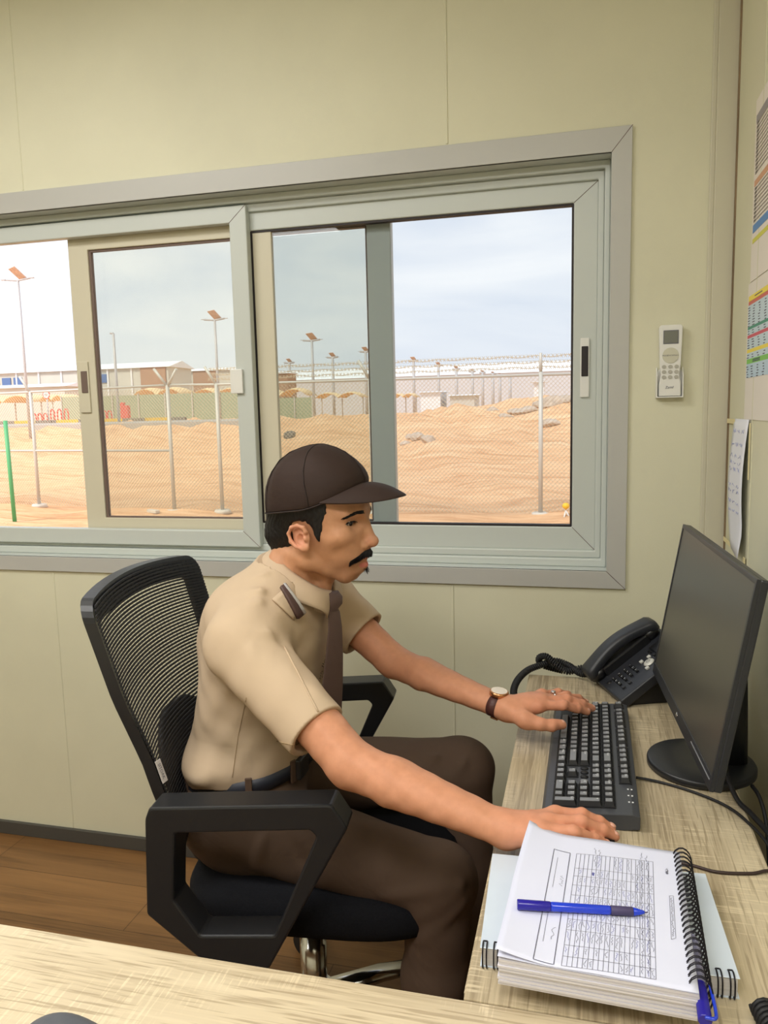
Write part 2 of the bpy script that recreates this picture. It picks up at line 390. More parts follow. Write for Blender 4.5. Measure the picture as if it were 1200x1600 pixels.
# cream insect screen
yc = WY+.078
cx0, cx1 = on(105, 378, 1, yc).x, a1+.03
ci = (on(136, 390, 1, yc).x, on(372, 600, 1, yc).x+.03, on(270, 810, 1, yc).z, on(250, 381, 1, yc).z)
co = (cx0, cx1+.03, lbo+.012, lto-.012)
scr = wframe('insect_screen', co, ci, yc, yc+.018, MT['cream'], .002)
g = .008
bm = nbm(); add_loop_frame(bm, rect(ci[0]-.001, ci[1]+.001, ci[2]-.001, ci[3]+.001, yc+.006), rect(ci[0]+g, ci[1]-g, ci[2]+g*.6, ci[3]-g*.8, yc+.006), (0, .01, 0)); obj('gasket', bm, MT['gasket_brown'], scr, world=True)
MT['screen'] = bpy.data.materials.new('insect_mesh'); MT['screen'].use_nodes = True; _t = MT['screen'].node_tree; _t.nodes.clear()
_o = _t.nodes.new('ShaderNodeOutputMaterial'); _a = _t.nodes.new('ShaderNodeBsdfTransparent'); _b = _t.nodes.new('ShaderNodeBsdfDiffuse'); _m = _t.nodes.new('ShaderNodeMixShader'); _b.inputs[0].default_value = (.5, .5, .52, 1); _m.inputs[0].default_value = .07
_t.links.new(_a.outputs[0], _m.inputs[1]); _t.links.new(_b.outputs[0], _m.inputs[2]); _t.links.new(_m.outputs[0], _o.inputs[0])
bm = nbm(); add_box(bm, ((ci[0]+ci[1])/2, yc+.012, (ci[2]+ci[3])/2), (ci[1]-ci[0], .0006, ci[3]-ci[2])); obj('screen_mesh', bm, MT['screen'], scr, world=True)
bm = nbm(); px_box(bm, 125, 141, 565, 645, yc, .006, .002); o = obj('handle_plate', bm, MT['cream'], scr, world=True)
bm = nbm(); px_box(bm, 127.5, 137, 580, 614, yc-.0055, .003, .0014); obj('finger_slot', bm, MT['gasket_brown'], scr, world=True)
# outer sash slid half open behind
yb = WY+.108
bx0, bx1 = on(573, 400, 1, yb).x, on(611, 400, 1, yb).x
bo = (-1.55, bx1, f2[2]-.001, f2[3]+.001); bi = (-1.49, bx0, gb.z+.004, gt.z-.002)
back = wframe('outer_sash', bo, bi, yb, yb+.028, MT['alu'], .003)
g = .004
bm = nbm(); add_loop_frame(bm, rect(bi[0]-.001, bi[1]+.001, bi[2]-.001, bi[3]+.001, yb+.003), rect(bi[0]+g, bi[1]-g, bi[2]+g, bi[3]-g, yb+.003), (0, .02, 0)); obj('gasket', bm, MT['gasket_brown'], back, world=True)
bm = nbm(); add_box(bm, ((bi[0]+bi[1])/2, yb+.014, (bi[2]+bi[3])/2), (bi[1]-bi[0], .005, bi[3]-bi[2])); obj('pane', bm, MT['glass_tint'], back, world=True)

# ================================================================== outside
G = -.30
def ground_z(x, y):
    b = 0.0
    if y > 16: b = min((y-16)/40, 1.0); b = b*b*(3-2*b)*1.33
    m = 1.25*math.exp(-((x-3)/13)**2-((y-42)/9)**2) + .9*math.exp(-((x-14)/12)**2-((y-44)/10)**2)
    m += .45*math.exp(-((x+4.0)/3.5)**2-((y-27)/3)**2)+.35*math.exp(-((x-5)/4)**2-((y-24)/3)**2)
    n = .05*sin(x*1.7+y*.6)+.04*sin(x*.9-y*1.3)+.03*sin(2.9*x+1.1*y)+.02*sin(5.1*y-1.7*x)
    return G+b+m+n*min(1, max(0, (y-9)/4))*(1+min(2.0, max(0, y-22)*.1))
bm = nbm()
X = [-90+180*i/160 for i in range(161)]; Yv = [2.25+(70-2.25)*((j/130)**1.5) for j in range(131)]
add_loft(bm, [[(x*(.25+y/70), y, ground_z(x*(.25+y/70), y)) for x in X] for y in Yv], closed=False)
z1 = G+1.33
vs = [bm.verts.new(p) for p in ((-500, 69.5, z1-.1), (500, 69.5, z1-.1), (900, 900, z1), (-900, 900, z1))]; bm.faces.new(vs)
MT['sand'] = mat('desert_sand', srgb(226, 178, 128), .95, 0, .1)
_t = MT['sand'].node_tree; _p = _t.nodes['Principled BSDF']
def sand_nodes(t, p):
    tc = t.nodes.new('ShaderNodeTexCoord')
    def N(s, st, d, r=.6, dist=0):
        m = t.nodes.new('ShaderNodeMapping'); m.inputs['Scale'].default_value = st; n = t.nodes.new('ShaderNodeTexNoise'); n.inputs['Scale'].default_value = s; n.inputs['Detail'].default_value = d; n.inputs['Roughness'].default_value = r; n.inputs['Distortion'].default_value = dist
        t.links.new(tc.outputs['Object'], m.inputs[0]); t.links.new(m.outputs[0], n.inputs['Vector']); return n
    a = N(.55, (1, 2.2, 1), 8, .68, .8); r = t.nodes.new('ShaderNodeValToRGB'); e = r.color_ramp.elements
    e[0].position = .3; e[0].color = srgb(218, 166, 124); e[1].position = .7; e[1].color = srgb(250, 210, 170)
    x = r.color_ramp.elements.new(.5); x.color = srgb(240, 192, 148)
    t.links.new(a.outputs['Fac'], r.inputs[0])
    c = N(1.0, (.16, 2.6, 1), 4, .55, 1.6); q = t.nodes.new('ShaderNodeValToRGB'); q.color_ramp.elements[0].position = .36; q.color_ramp.elements[0].color = (.80, .74, .68, 1); q.color_ramp.elements[1].position = .46; q.color_ramp.elements[1].color = (1, 1, 1, 1)
    x = t.nodes.new('ShaderNodeMix'); x.data_type = 'RGBA'; x.blend_type = 'MULTIPLY'; x.inputs[0].default_value = 1; t.links.new(c.outputs['Fac'], q.inputs[0]); t.links.new(r.outputs[0], x.inputs[6]); t.links.new(q.outputs[0], x.inputs[7]); t.links.new(x.outputs[2], p.inputs['Base Color'])
    b = N(2.2, (1, 1.6, 1), 8, .7, .5); k = t.nodes.new('ShaderNodeBump'); k.inputs['Strength'].default_value = .9; k.inputs['Distance'].default_value = .12
    t.links.new(b.outputs['Fac'], k.inputs['Height']); t.links.new(k.outputs[0], p.inputs['Normal'])
sand_nodes(_t, _p)
struct(obj('ground', bm, MT['sand'], recalc=False), 'orange desert sand outside the window')
# stones on the sand
rnd = random.Random(5)
def rock_mesh(s, seed):
    r = random.Random(seed); bm = nbm(); t = bmesh.new(); bmesh.ops.create_icosphere(t, subdivisions=2, radius=1)
    f = [(Vector((r.uniform(-1, 1), r.uniform(-1, 1), r.uniform(-1, 1))).normalized(), r.uniform(.55, .95)) for _ in range(9)]
    for v in t.verts:
        for d, k in f:
            e = v.co.dot(d)
            if e > k: v.co -= d*(e-k)
        v.co = Vector((v.co.x*s[0], v.co.y*s[1], v.co.z*s[2]))
    merge(bm, t); return bm
MT['rock'] = mat('pale_rock', srgb(190, 174, 158), .9, noise=(3, .2, ONE))
MT['rock2'] = mat('grey_rock', srgb(116, 110, 104), .9, noise=(3, .2, ONE))
def rock(px, py, yd, s, m, label, group=None):
    p = on(px, py, 1, yd); z = ground_z(p.x, yd)
    o = obj('rock', rock_mesh(s, int(px*7+py)), m); o.location = (p.x, yd, z+s[2]*.35); tag(o, label, 'rock', group)
for i, (px, py, s) in enumerate(((818, 632, .45), (826, 622, .35), (806, 636, .35), (848, 640, .42), (868, 630, .6), (884, 637, .45), (858, 622, .38), (790, 628, .3), (770, 633, .3))):
    rock(px, py, 36+rnd.uniform(-3, 3), (s*1.3, s, s*.6), MT['rock'], 'pale rock half sunk in the sandy mound beyond the fence, right of the window', 'pale rocks on the sand mound')
for i, (px, py, s) in enumerate(((655, 668, .3), (643, 675, .22), (668, 652, .25), (632, 660, .18))):
    rock(px, py, 27+rnd.uniform(-1, 1), (s*1.2, s, s*.7), MT['rock'], 'small pale rock on open sand just right of the dark window stile', 'pale rocks right of the stile')
rock(452, 655, 34, (.36, .3, .3), MT['rock2'], 'dark grey rock on the sand seen through the double glass')

# ------------------------------------------------------------------ chain link fence
FY = 12.5
P0, P1 = Vector((-15.5, 14.1, G)), Vector((-7.1, FY, G)); P2 = Vector((3.2, FY, G))
RAIL = 1.92
fence = thing('chain_link_fence', 'galvanised chain link fence with barbed wire outside the window', 'fence', (-4, FY, G))
def fpt(s):  # arc position along the fence
    L1 = (P1-P0).length
    return P0.lerp(P1, s/L1) if s < L1 else P1.lerp(P2, (s-L1)/(P2-P1).length)
L1 = (P1-P0).length; LT = L1+(P2-P1).length
def wire(bm, a, b, r=.0038):
    d = (b-a).normalized(); x = Vector((0, 1, 0)).cross(d).normalized(); y = d.cross(x)
    q = [[bm.verts.new(p+(x*cos(t)+y*sin(t))*r) for t in (0, 2.094, 4.189)] for p in (a, b)]
    for j in range(3): bm.faces.new((q[0][j], q[0][(j+1) % 3], q[1][(j+1) % 3], q[1][j]))
bm = nbm(); zb, zt = G+.03, RAIL-.02; hh = zt-zb; st = .068
k = int(LT/st)
for i in range(-int(hh/st)-1, k+1):
    for sg in (1, -1):
        s0 = i*st if sg > 0 else i*st+hh; s1 = s0+sg*hh
        # clip to [0, LT] and split at the corner
        cuts = [0.0, 1.0]
        t_at = lambda s: (s-s0)/(s1-s0)
        lo_, hi_ = sorted((t_at(0), t_at(LT))); a_, b_ = max(0, lo_), min(1, hi_)
        if b_ <= a_: continue
        ts = [a_]; tcn = t_at(L1)
        if a_ < tcn < b_: ts.append(tcn)
        ts.append(b_)
        for u0, u1 in zip(ts[:-1], ts[1:]):
            A, B = fpt(s0+(s1-s0)*u0), fpt(s0+(s1-s0)*u1); A.z = zb+hh*u0; B.z = zb+hh*u1; wire(bm, A, B)
MT['wire'] = mat('fence_wire', srgb(202, 188, 164), .6, .1)
obj('wire_mesh', bm, MT['wire'], fence, world=True)
bm = nbm(); add_tube(bm, [(P0.x, P0.y, RAIL), (P1.x, P1.y, RAIL+.03)], .021, 8); add_tube(bm, [(P1.x, P1.y, RAIL+.03), (P1.x+1, P1.y, RAIL+.01), (P2.x, P2.y, RAIL-.03)], .021, 8); obj('top_rail', bm, MT['galv'], fence, world=True)
zr = on(200, 703, 1, 13).z
bm = nbm(); add_tube(bm, [(P0.x, P0.y, zr), (P1.x, P1.y, zr)], .021, 8); obj('middle_rail', bm, MT['galv'], fence, world=True)
posts = [(-14.0, 1), (-10.42, 1), (-7.1, 2), (-6.16, 1), (-3.4, 1), (-.645, 1), (2.1, 1)]
for x, kind in posts:
    y = FY if x > -7.2 else P1.y+(P0.y-P1.y)*(P1.x-x)/(P1.x-P0.x)
    bm = nbm(); add_tube(bm, [(x, y, G-.02), (x, y, RAIL+.03)], .034, 12)
    arms = [(-.18, .32)] if kind == 1 else [(-.22, .32), (.22, .3)]
    if x == -.645: arms = [(0, .32)]
    for dx, dz in arms: add_tube(bm, [(x, y, RAIL), (x+dx, y-.05, RAIL+dz)], .025, 8)
    obj('post', bm, MT['galv'], fence, world=True)
    bm = nbm(); add_cyl(bm, (x, y, G-.02), (x, y, G+.05), .16, .13, 16); obj('footing', bm, MT['concrete'], fence, world=True)
LB = L1+.94
for j, zz in enumerate((2.02, 2.1, 2.19)):
    bm = nbm(); pts = []
    for i in range(0, 90):
        p = fpt(LB+(LT-LB)*i/89); pts.append((p.x-.12, p.y-.03, zz+.012*sin(i*1.3+j)))
    add_tube(bm, pts, .0055, 4)
    for i in range(0, 150):
        p = fpt(LB+(LT-LB)*i/149+.02*j); add_tube(bm, [(p.x-.12-.02, p.y-.03, zz+.03), (p.x-.12+.02, p.y-.03, zz-.03)], .005, 3); add_tube(bm, [(p.x-.12+.02, p.y-.03, zz+.03), (p.x-.12-.02, p.y-.03, zz-.03)], .005, 3)
    obj('barbed_wire', bm, MT['wire'], fence, world=True)
# green stake, yellow marker, loose plank
MT['green'] = mat('green_paint', srgb(92, 172, 116), .5); MT['yellow'] = mat('yellow_paint', srgb(240, 190, 50), .5)
p = on(23, 815, 1, 11.1); bm = nbm(); add_tube(bm, [(p.x, 11.1, G-.02), (p.x-.02, 11.1, on(14, 657, 1, 11.1).z)], .034, 12); o = obj('green_post', bm, MT['green']); recenter(o, (p.x, 11.1, G)); tag(o, 'plain green post standing before the fence, far left of the window', 'post')
p = on(983, 800, 1, 12.2); o = thing('marker_stake', 'short white stake with a round yellow top, low right of the window', 'marker', (on(884, 812, 1, 12.2).x, 12.2, G))
bm = nbm()
for a in (0, 2.1, 4.2): add_tube(bm, [(.07*cos(a), .07*sin(a), -.02), (0, 0, .12)], .012, 6)
obj('tripod', bm, MT['white'], o)
bm = nbm(); add_sphere(bm, (0, 0, .19), (.055, .055, .05)); add_tube(bm, [(0, 0, .1), (0, 0, .19)], .01, 6); obj('yellow_cap', bm, MT['yellow'], o)
p = on(240, 806, 1, 12.2); bm = nbm(); add_box(bm, (0, 0, 0), (.3, .09, .06), rot=rotz3(-.5), bev=.01); o = obj('concrete_stub', bm, MT['concrete']); o.location = (p.x, 12.2, ground_z(p.x, 12.2)+.03); tag(o, 'short pale concrete stub lying in the sand left of the fence footings', 'block')

# ------------------------------------------------------------------ far things, haze painted in as paler colours
def at(px, py, yd): return on(px, py, 1, yd)
MT['wallfar'] = mat('pale_far_wall', srgb(206, 206, 212), .8); MT['roofw'] = mat('white_roof_sheet', srgb(232, 234, 238), .6); MT['wallb'] = mat('beige_panel_wall', srgb(204, 202, 194), .8, noise=(.4, .05, ONE))  # beige wall colour carries some painted haze
MT['brown'] = mat('brown_cladding', srgb(176, 142, 118), .8); MT['bluewin'] = mat('blue_window', srgb(96, 122, 172), .3)  # brown paled in place of haze
MT['pvpanel'] = mat('solar_cells', srgb(206, 172, 150), .45, .1, noise=(6, .15, ONE)); MT['pole'] = mat('grey_pole', srgb(188, 186, 188), .5, .1)  # pole grey paled, standing in for haze
MT['greenfence'] = mat('green_sheet', srgb(160, 170, 144), .8); MT['red'] = mat('red_paint', srgb(224, 84, 76), .5); MT['tan'] = mat('tan_canvas', srgb(236, 208, 164), .9)  # green, red and tan paled, haze put into the colour
MT['road'] = mat('grey_asphalt', srgb(172, 168, 164), .9); MT['hill'] = mat('bare_hill_rock', srgb(150, 142, 150), .95, noise=(.02, .12, ONE))
def solar_lamp(px, ptop, pw, yd, pbase, label, panel=True, group='solar street lamps'):
    """panel centre at pixel (px, ptop), panel width pw px, standing at depth yd."""
    p = at(px, ptop, yd); gz = ground_z(p.x, yd); k = yd/1215*1.03
    r = thing('solar_lamp' if panel else 'lamp_post', label, 'street lamp', (p.x, yd, gz), 0, group if panel else None)
    ph = p.z-gz-(pw*.34*k if panel else 0); rr = max(.045, .0017*yd)
    bm = nbm(); add_tube(bm, [(0, 0, -.05), (0, 0, ph)], [rr*1.25, rr], 8); obj('pole', bm, MT['pole'], r)
    w = pw*k
    if panel:
        bm = nbm(); R = Matrix.Rotation(.42, 3, 'Y') @ Matrix.Rotation(radians(-40), 3, 'X')
        add_box(bm, (-.02*w, .05*w, ph+w*.30), (w*.86, w*.78, w*.05), rot=Matrix.Rotation(radians(-33), 3, 'Z') @ Matrix.Rotation(radians(-42), 3, 'X')); obj('solar_panel', bm, MT['pvpanel'], r)
        bm = nbm(); add_tube(bm, [(-w*.78, 0, ph+.02*w), (0, 0, ph-.05*w), (w*.72, 0, ph+.03*w)], rr*.8, 6); obj('lamp_arm', bm, MT['pole'], r)
        for hx_ in (-w*.85, w*.8): bm = nbm(); add_box(bm, (hx_, 0, ph+.035*w), (w*.28, w*.12, w*.05), bev=.01); obj('lamp_head', bm, MT['pole'], r)
    else:
        bm = nbm(); add_tube(bm, [(0, 0, ph), (-w*.5, 0, ph+.02)], rr*.8, 6); obj('lamp_arm', bm, MT['pole'], r)
LAMPS = [(27, 426, 34, 37, 'tall solar street lamp in the open left end of the window'),
 (335, 491, 24, 53, 'solar street lamp beyond the insect screen, left of the middle window post'),
 (487, 525, 19, 66, 'solar street lamp, tallest of those behind the double glass'),
 (519.5, 554, 12, 84, 'short solar street lamp between the dark stile and the tallest lamp behind double glass'),
 (452, 563, 11, 100, 'smallest solar street lamp behind the double glass, above the brown shed'),
 (571, 545, 12, 90, 'solar street lamp half hidden by the dark window stile'),
 (646, 560, 10, 105, 'solar street lamp nearest right of the dark window stile'),
 (685, 568, 8.5, 118, 'second solar street lamp to the right of the dark window stile'),
 (713, 574, 7.5, 128, 'third solar street lamp to the right of the dark window stile'),
 (738, 578, 6.5, 140, 'fourth solar street lamp to the right of the dark window stile'),
 (754, 580, 6, 150, 'fifth solar street lamp to the right of the dark window stile'),
 (770, 582, 5.5, 162, 'sixth solar street lamp to the right of the dark window stile'),
 (781, 584, 5, 172, 'seventh solar street lamp to the right of the dark window stile'),
 (797, 586, 5, 182, 'farthest solar street lamp in the row, nearest to the fence post')]
for px, pt, pw, yd, lab in LAMPS: solar_lamp(px, pt, pw, yd, 655, lab)
solar_lamp(177, 521, 12, 48, 650, 'plain grey lamp post without a panel, behind the insect screen', panel=False)
# long sheds
def px_shed(name, label, px0, px1, ptop, proof, yd, depth, wallm, pbase=None, extra=None):
    a, b = at(px0, ptop, yd), at(px1, ptop, yd); zt = (a.z+b.z)/2; zr = (at(px0, proof, yd).z+at(px1, proof, yd).z)/2
    gz = min(ground_z(a.x, yd), ground_z(b.x, yd))-.1 if yd < 69 else G+1.2
    r = thing(name, label, 'building', ((a.x+b.x)/2, yd, gz)); w = b.x-a.x
    bm = nbm(); add_box(bm, (0, depth/2, (zr-gz)/2), (w, depth, zr-gz)); obj('wall', bm, wallm, r)
    bm = nbm(); e = .3; add_prism(bm, [(-w/2-e, -e, zr-gz), (-w/2-e, depth/2, zt-gz+.0), (-w/2-e, depth+e, zr-gz), ], (w+2*e, 0, 0)); obj('roof', bm, MT['roofw'], r)
    return r, w, zr-gz, zt-gz
px_shed('warehouse', 'very long low shed with a white roof across the far horizon', 405, 900, 571, 588, 205, 12, MT['wallfar'])
r, w, zr, zt = px_shed('site_building', 'long beige building with white roof edge on the left horizon', -60, 262, 569, 580, 74, 5, MT['wallb'])
for q in range(9):
    x = -w/2+w*(q+.5)/9; bm = nbm(); add_box(bm, (x, -.06, zr/2), (.18, .12, zr)); obj('pilaster', bm, MT['roofw'], r)
for px in (28, -8, 10, 160): 
    x = at(px, 588, 74).x-r.location.x; bm = nbm(); add_box(bm, (x, -.05, zr-.95), (1.1, .1, .9)); obj('window', bm, MT['bluewin'], r)
x = at(240, 588, 74).x-r.location.x; bm = nbm(); add_box(bm, (x, -.08, zr/2), (2.9, .14, zr)); obj('brown_bay', bm, MT['brown'], r)
r, w, zr, zt = px_shed('site_building', 'lower beige building with a brown bay beside the insect screen catch', 270, 392, 573, 579, 84, 5, MT['wallb'])
x = at(320, 588, 84).x-r.location.x; bm = nbm(); add_box(bm, (x, -.08, zr/2), (2.9, .14, zr)); obj('brown_bay', bm, MT['brown'], r)
for px in (275, 292, 380): 
    x = at(px, 588, 84).x-r.location.x; bm = nbm(); add_box(bm, (x, -.05, zr/2), (.2, .1, zr)); obj('pilaster', bm, MT['roofw'], r)
px_shed('brown_shed', 'small brown shed behind the double glass, left of the lamps', 417, 449, 581, 584, 92, 3, MT['brown'])
px_shed('site_container', 'white container cabin on the sand, nearest right of the dark window stile', 657, 688, 611, 613, 62, 3, MT['roofw'])
px_shed('site_container', 'beige container cabin to the right of the white one beyond the fence', 703, 741, 616, 618, 62, 3, MT['wallb'])
px_shed('water_tank', 'small white tank on the sand beside the tallest fence post', 834, 850, 596, 597, 58, 1, MT['roofw'])
px_shed('white_shelter', 'low white roofed shelter at the left behind the red pipework', -40, 100, 600, 606, 66, 3, MT['wallb'])
# green hoarding, kerb and road
def hoarding(px0, px1, pt, pb, yd, label, n):
    a, b = at(px0, pt, yd), at(px1, pt, yd); gz = ground_z(a.x, yd); hgt = a.z-gz
    r = thing('green_hoarding', label, 'fence', ((a.x+b.x)/2, yd, gz)); w = b.x-a.x
    bm = nbm(); add_box(bm, (0, 0, hgt/2), (w, .06, hgt)); obj('sheet', bm, MT['greenfence'], r)
    for q in range(n+1): bm = nbm(); add_box(bm, (-w/2+w*q/n, -.06, hgt/2+.05), (.1, .08, hgt+.1)); obj('post', bm, MT['galv'], r)
hoarding(96, 388, 621, 652, 56, 'long green sheet hoarding on the left, behind the kerb', 7)
hoarding(406, 488, 623, 645, 60, 'short dark green hoarding behind the double glass', 3)
MT['kerb'] = bpy.data.materials.new('kerb_stripes'); MT['kerb'].use_nodes = True; _t = MT['kerb'].node_tree; _p = _t.nodes['Principled BSDF']
_c = _t.nodes.new('ShaderNodeTexCoord'); _m = _t.nodes.new('ShaderNodeMapping'); _m.inputs['Scale'].default_value = (.55, 0, 0); _k = _t.nodes.new('ShaderNodeTexChecker'); _k.inputs['Scale'].default_value = 1; _k.inputs[1].default_value = srgb(236, 190, 60); _k.inputs[2].default_value = srgb(128, 120, 112)  # dark stripe lightened to grey, painting in the haze
_t.links.new(_c.outputs['Object'], _m.inputs[0]); _t.links.new(_m.outputs[0], _k.inputs[0]); _t.links.new(_k.outputs[0], _p.inputs['Base Color'])
a, b = at(-30, 657, 50), at(290, 655, 50); bm = nbm(); gz = ground_z((a.x+b.x)/2, 50)
add_box(bm, (0, 0, .12), (b.x-a.x, .35, .3)); o = obj('painted_kerb', bm, MT['kerb']); o.location = ((a.x+b.x)/2, 50, gz-.02); tag(o, 'yellow and black painted kerb in front of the green hoarding', 'kerb')
a, b = at(-40, 665, 46), at(392, 660, 46); bm = nbm(); gz = ground_z((a.x+b.x)/2, 45)
add_prism(bm, [(-(b.x-a.x)/2, 0, -.1), (-(b.x-a.x)/2, 0, .34), (-(b.x-a.x)/2, 4.0, .45), (-(b.x-a.x)/2, 4.0, -.1)], (b.x-a.x, 0, 0)); o = obj('road', bm, MT['road']); o.location = ((a.x+b.x)/2, 45.5, gz); struct(o, 'grey road edge along the far side of the sand')
# red fire cabinet and pipework, sign
p = at(196.5, 650, 52); gz = ground_z(p.x, 52); r = thing('fire_cabinet', 'red fire cabinet standing before the green hoarding', 'cabinet', (p.x, 52, gz))
bm = nbm(); add_box(bm, (0, 0, .75), (.62, .4, 1.3), bev=.03); obj('body', bm, MT['red'], r); bm = nbm(); add_box(bm, (-.2, 0, 1.5), (.3, .3, .25), bev=.05); obj('top_box', bm, MT['red'], r)
for px, s, lab in ((62, 1, 'red pipe hoops left of the speed sign foot'), (93, 1.2, 'red pipe hoops between the speed sign and the screen frame'), (163, .9, 'red pipe hoops seen low through the insect screen')):
    p = at(px, 648, 51.5); gz = ground_z(p.x, 51.5); r = thing('pipe_stand', lab, 'pipework', (p.x, 51.5, gz))
    for q in (-.5, .0, .5):
        bm = nbm(); add_tube(bm, spline([(q*s-.16, 0, -.05), (q*s-.16, 0, .8*s), (q*s, 0, 1.0*s), (q*s+.16, 0, .8*s), (q*s+.16, 0, -.05)], 5), .05, 6); obj('pipe', bm, MT['red'], r)
p = at(78, 617, 50); gz = ground_z(p.x, 49.6); r = thing('speed_sign', 'round white speed sign reading 30 on a thin post', 'sign', (p.x, 49.6, gz)); hz = p.z-gz
bm = nbm(); add_tube(bm, [(0, .05, -.05), (0, .05, hz)], .05, 8); obj('post', bm, MT['pole'], r)
bm = nbm(); add_cyl(bm, (0, -.02, hz), (0, .02, hz), .3, None, 24); d = obj('disc', bm, MT['red'], r)
bm = nbm(); add_cyl(bm, (0, -.03, hz), (0, -.015, hz), .24, None, 24); obj('white_face', bm, MT['white'], d)
bm = nbm(); add_text(bm, '30', .26, (0, -.034, hz), (1, 0, 0), (0, 0, 1)); obj('number', bm, MT['ink'], d)
# tan shade canopies and sand heaps
def canopy(px0, px1, pt, pb, yd, label):
    a, b = at(px0, pb, yd), at(px1, pb, yd); gz = ground_z(a.x, yd) if yd < 69 else G+1.3; w = b.x-a.x; zt = at((px0+px1)/2, pt, yd).z-gz; zb = a.z-gz
    r = thing('shade_canopy', label, 'canopy', ((a.x+b.x)/2, yd, gz), 0)
    n = 12; bm = nbm(); add_loft(bm, [[(-w/2+w*i/n, q*1.6, zb+(zt-zb)*(abs(sin(i/n*pi*2))**.7)*(1-.25*q*q)) for i in range(n+1)] for q in (-1, -.4, .4, 1)], closed=False); o = obj('cloth', bm, MT['tan'], r)
    md = o.modifiers.new('thick', 'SOLIDIFY'); md.thickness = .05
    for q in (-.46, 0, .46): bm = nbm(); add_tube(bm, [(w*q, 0, -.05), (w*q, 0, zb)], .06, 6); obj('pole', bm, MT['galv'], r)
canopy(-20, 68, 616, 630, 60, 'tan shade canopy at the far left beside the tall lamp')
canopy(80, 118, 616, 626, 60, 'small tan shade canopy right of the speed sign')
canopy(222, 296, 605, 619, 66, 'tan shade canopy over the green hoarding, left one of the pair')
canopy(312, 388, 605, 619, 67.5, 'tan shade canopy over the green hoarding, right one of the pair')
canopy(404, 488, 606, 620, 72, 'tan shade canopy above the short dark green hoarding')
canopy(500, 570, 612, 622, 80, 'tan shade canopy just left of the dark window stile')
canopy(616, 652, 614, 621, 80, 'tan shade canopy just right of the dark window stile')
bm = nbm(); hx = [(-100+i*20) for i in range(60)]
add_loft(bm, [[(x, 800, 0) for x in hx], [(x, 800, 22+14*sin(x*.021)+8*sin(x*.063+1)+5*sin(x*.13)) for x in hx], [(x, 860, 0) for x in hx]], closed=False); o = obj('hills', bm, MT['hill'], smooth=False); o.location = (at(760, 600, 800).x-0, 0, 0); struct(o, 'bare grey hills on the far horizon')
# ================================================================== desks
DZ = .75
d = thing('side_desk', 'narrow sawn oak desk along the right wall under the keyboard', 'desk', (.065, 1.29, 0))
bm = nbm(); add_box(bm, (.065, 1.291, DZ-.0125), (.37, 1.06, .025), bev=.0015); obj('desk_top', bm, MT['desk'], d, world=True)
bm = nbm(); add_box(bm, (.065, 1.30, DZ-.0115), (.372, 1.058, .02)); obj('edge_band', bm, MT['desk'], d, world=True)
for yy in (1.79, .80): bm = nbm(); add_box(bm, (.085, yy, .3625), (.31, .025, .725), bev=.001); obj('side_panel', bm, MT['desk'], d, world=True)
bm = nbm(); add_box(bm, (.225, 1.295, .56), (.018, .96, .32), bev=.001); obj('modesty_panel', bm, MT['desk'], d, world=True)
d = thing('front_desk', 'sawn oak desk across the foreground with a bright edge', 'desk', (-.65, .48, 0))
bm = nbm(); add_box(bm, (-.70, .46, DZ-.0125), (2.0, .598, .025), bev=.0015); obj('desk_top', bm, MT['desk_x'], d, world=True)
for xx in (-1.66, .2): bm = nbm(); add_box(bm, (xx, .46, .3625), (.025, .56, .725), bev=.001); obj('side_panel', bm, MT['desk_x'], d, world=True)

# ------------------------------------------------------------------ keyboard (rows run towards -Y, back towards +X)
kb = thing('keyboard', 'black wired full size keyboard lying lengthwise on the side desk', 'keyboard', (.0175, 1.375, DZ), radians(-90.6))
MT['kbd'] = mat('keyboard_shell', srgb(64, 66, 71), .4, bump=(1200, .1, ONE)); MT['key'] = mat('key_cap_lit', srgb(124, 126, 130), .34); MT['legend'] = mat('key_legend', srgb(232, 234, 238), .6); MT['key_side_shade'] = mat('key_side_shade', srgb(30, 31, 34), .5); MT['well'] = mat('key_well', srgb(16, 16, 19), .6)  # key tops coloured as lit by the window, sides dark as shade
kz = lambda v: .0165+(v+.0725)/.145*.011
bm = nbm()
prof = [(-.0725, .002), (-.0725, .011), (-.068, kz(-.068)), (.062, kz(.062)), (.0725, .024), (.0725, .004), (.05, .0), (-.06, .0)]
add_prism(bm, [(-.2285, v, z) for v, z in prof], (.457, 0, 0), bev=.0012); obj('shell', bm, MT['kbd'], kb)
U = .01905; X0 = -.2285+.0105
KEYS = []  # (col start in u, width in u, row v, legend)
def row(v, start, items):
    x = start
    for it in items:
        s, w = it if isinstance(it, tuple) else (it, 1)
        if s is not None: KEYS.append((x, w, v, s))
        x += w
vb = -.0475
row(.055, 0, ['Esc', (None, 1), 'F1', 'F2', 'F3', 'F4', (None, .5), 'F5', 'F6', 'F7', 'F8', (None, .5), 'F9', 'F10', 'F11', 'F12', (None, .25), 'Prt', 'Scr', 'Brk'])
row(vb+4*U, 0, ['`', '1', '2', '3', '4', '5', '6', '7', '8', '9', '0', '-', '=', ('Back', 2), (None, .25), 'Ins', 'Hom', 'PgU', (None, .25), 'Num', '/', '*', '-'])
row(vb+3*U, 0, [('Tab', 1.5), 'Q', 'W', 'E', 'R', 'T', 'Y', 'U', 'I', 'O', 'P', '[', ']', ('\\', 1.5), (None, .25), 'Del', 'End', 'PgD', (None, .25), '7', '8', '9'])
row(vb+2*U, 0, [('Caps', 1.75), 'A', 'S', 'D', 'F', 'G', 'H', 'J', 'K', 'L', ';', "'", ('Enter', 2.25), (None, 3.5), '4', '5', '6'])
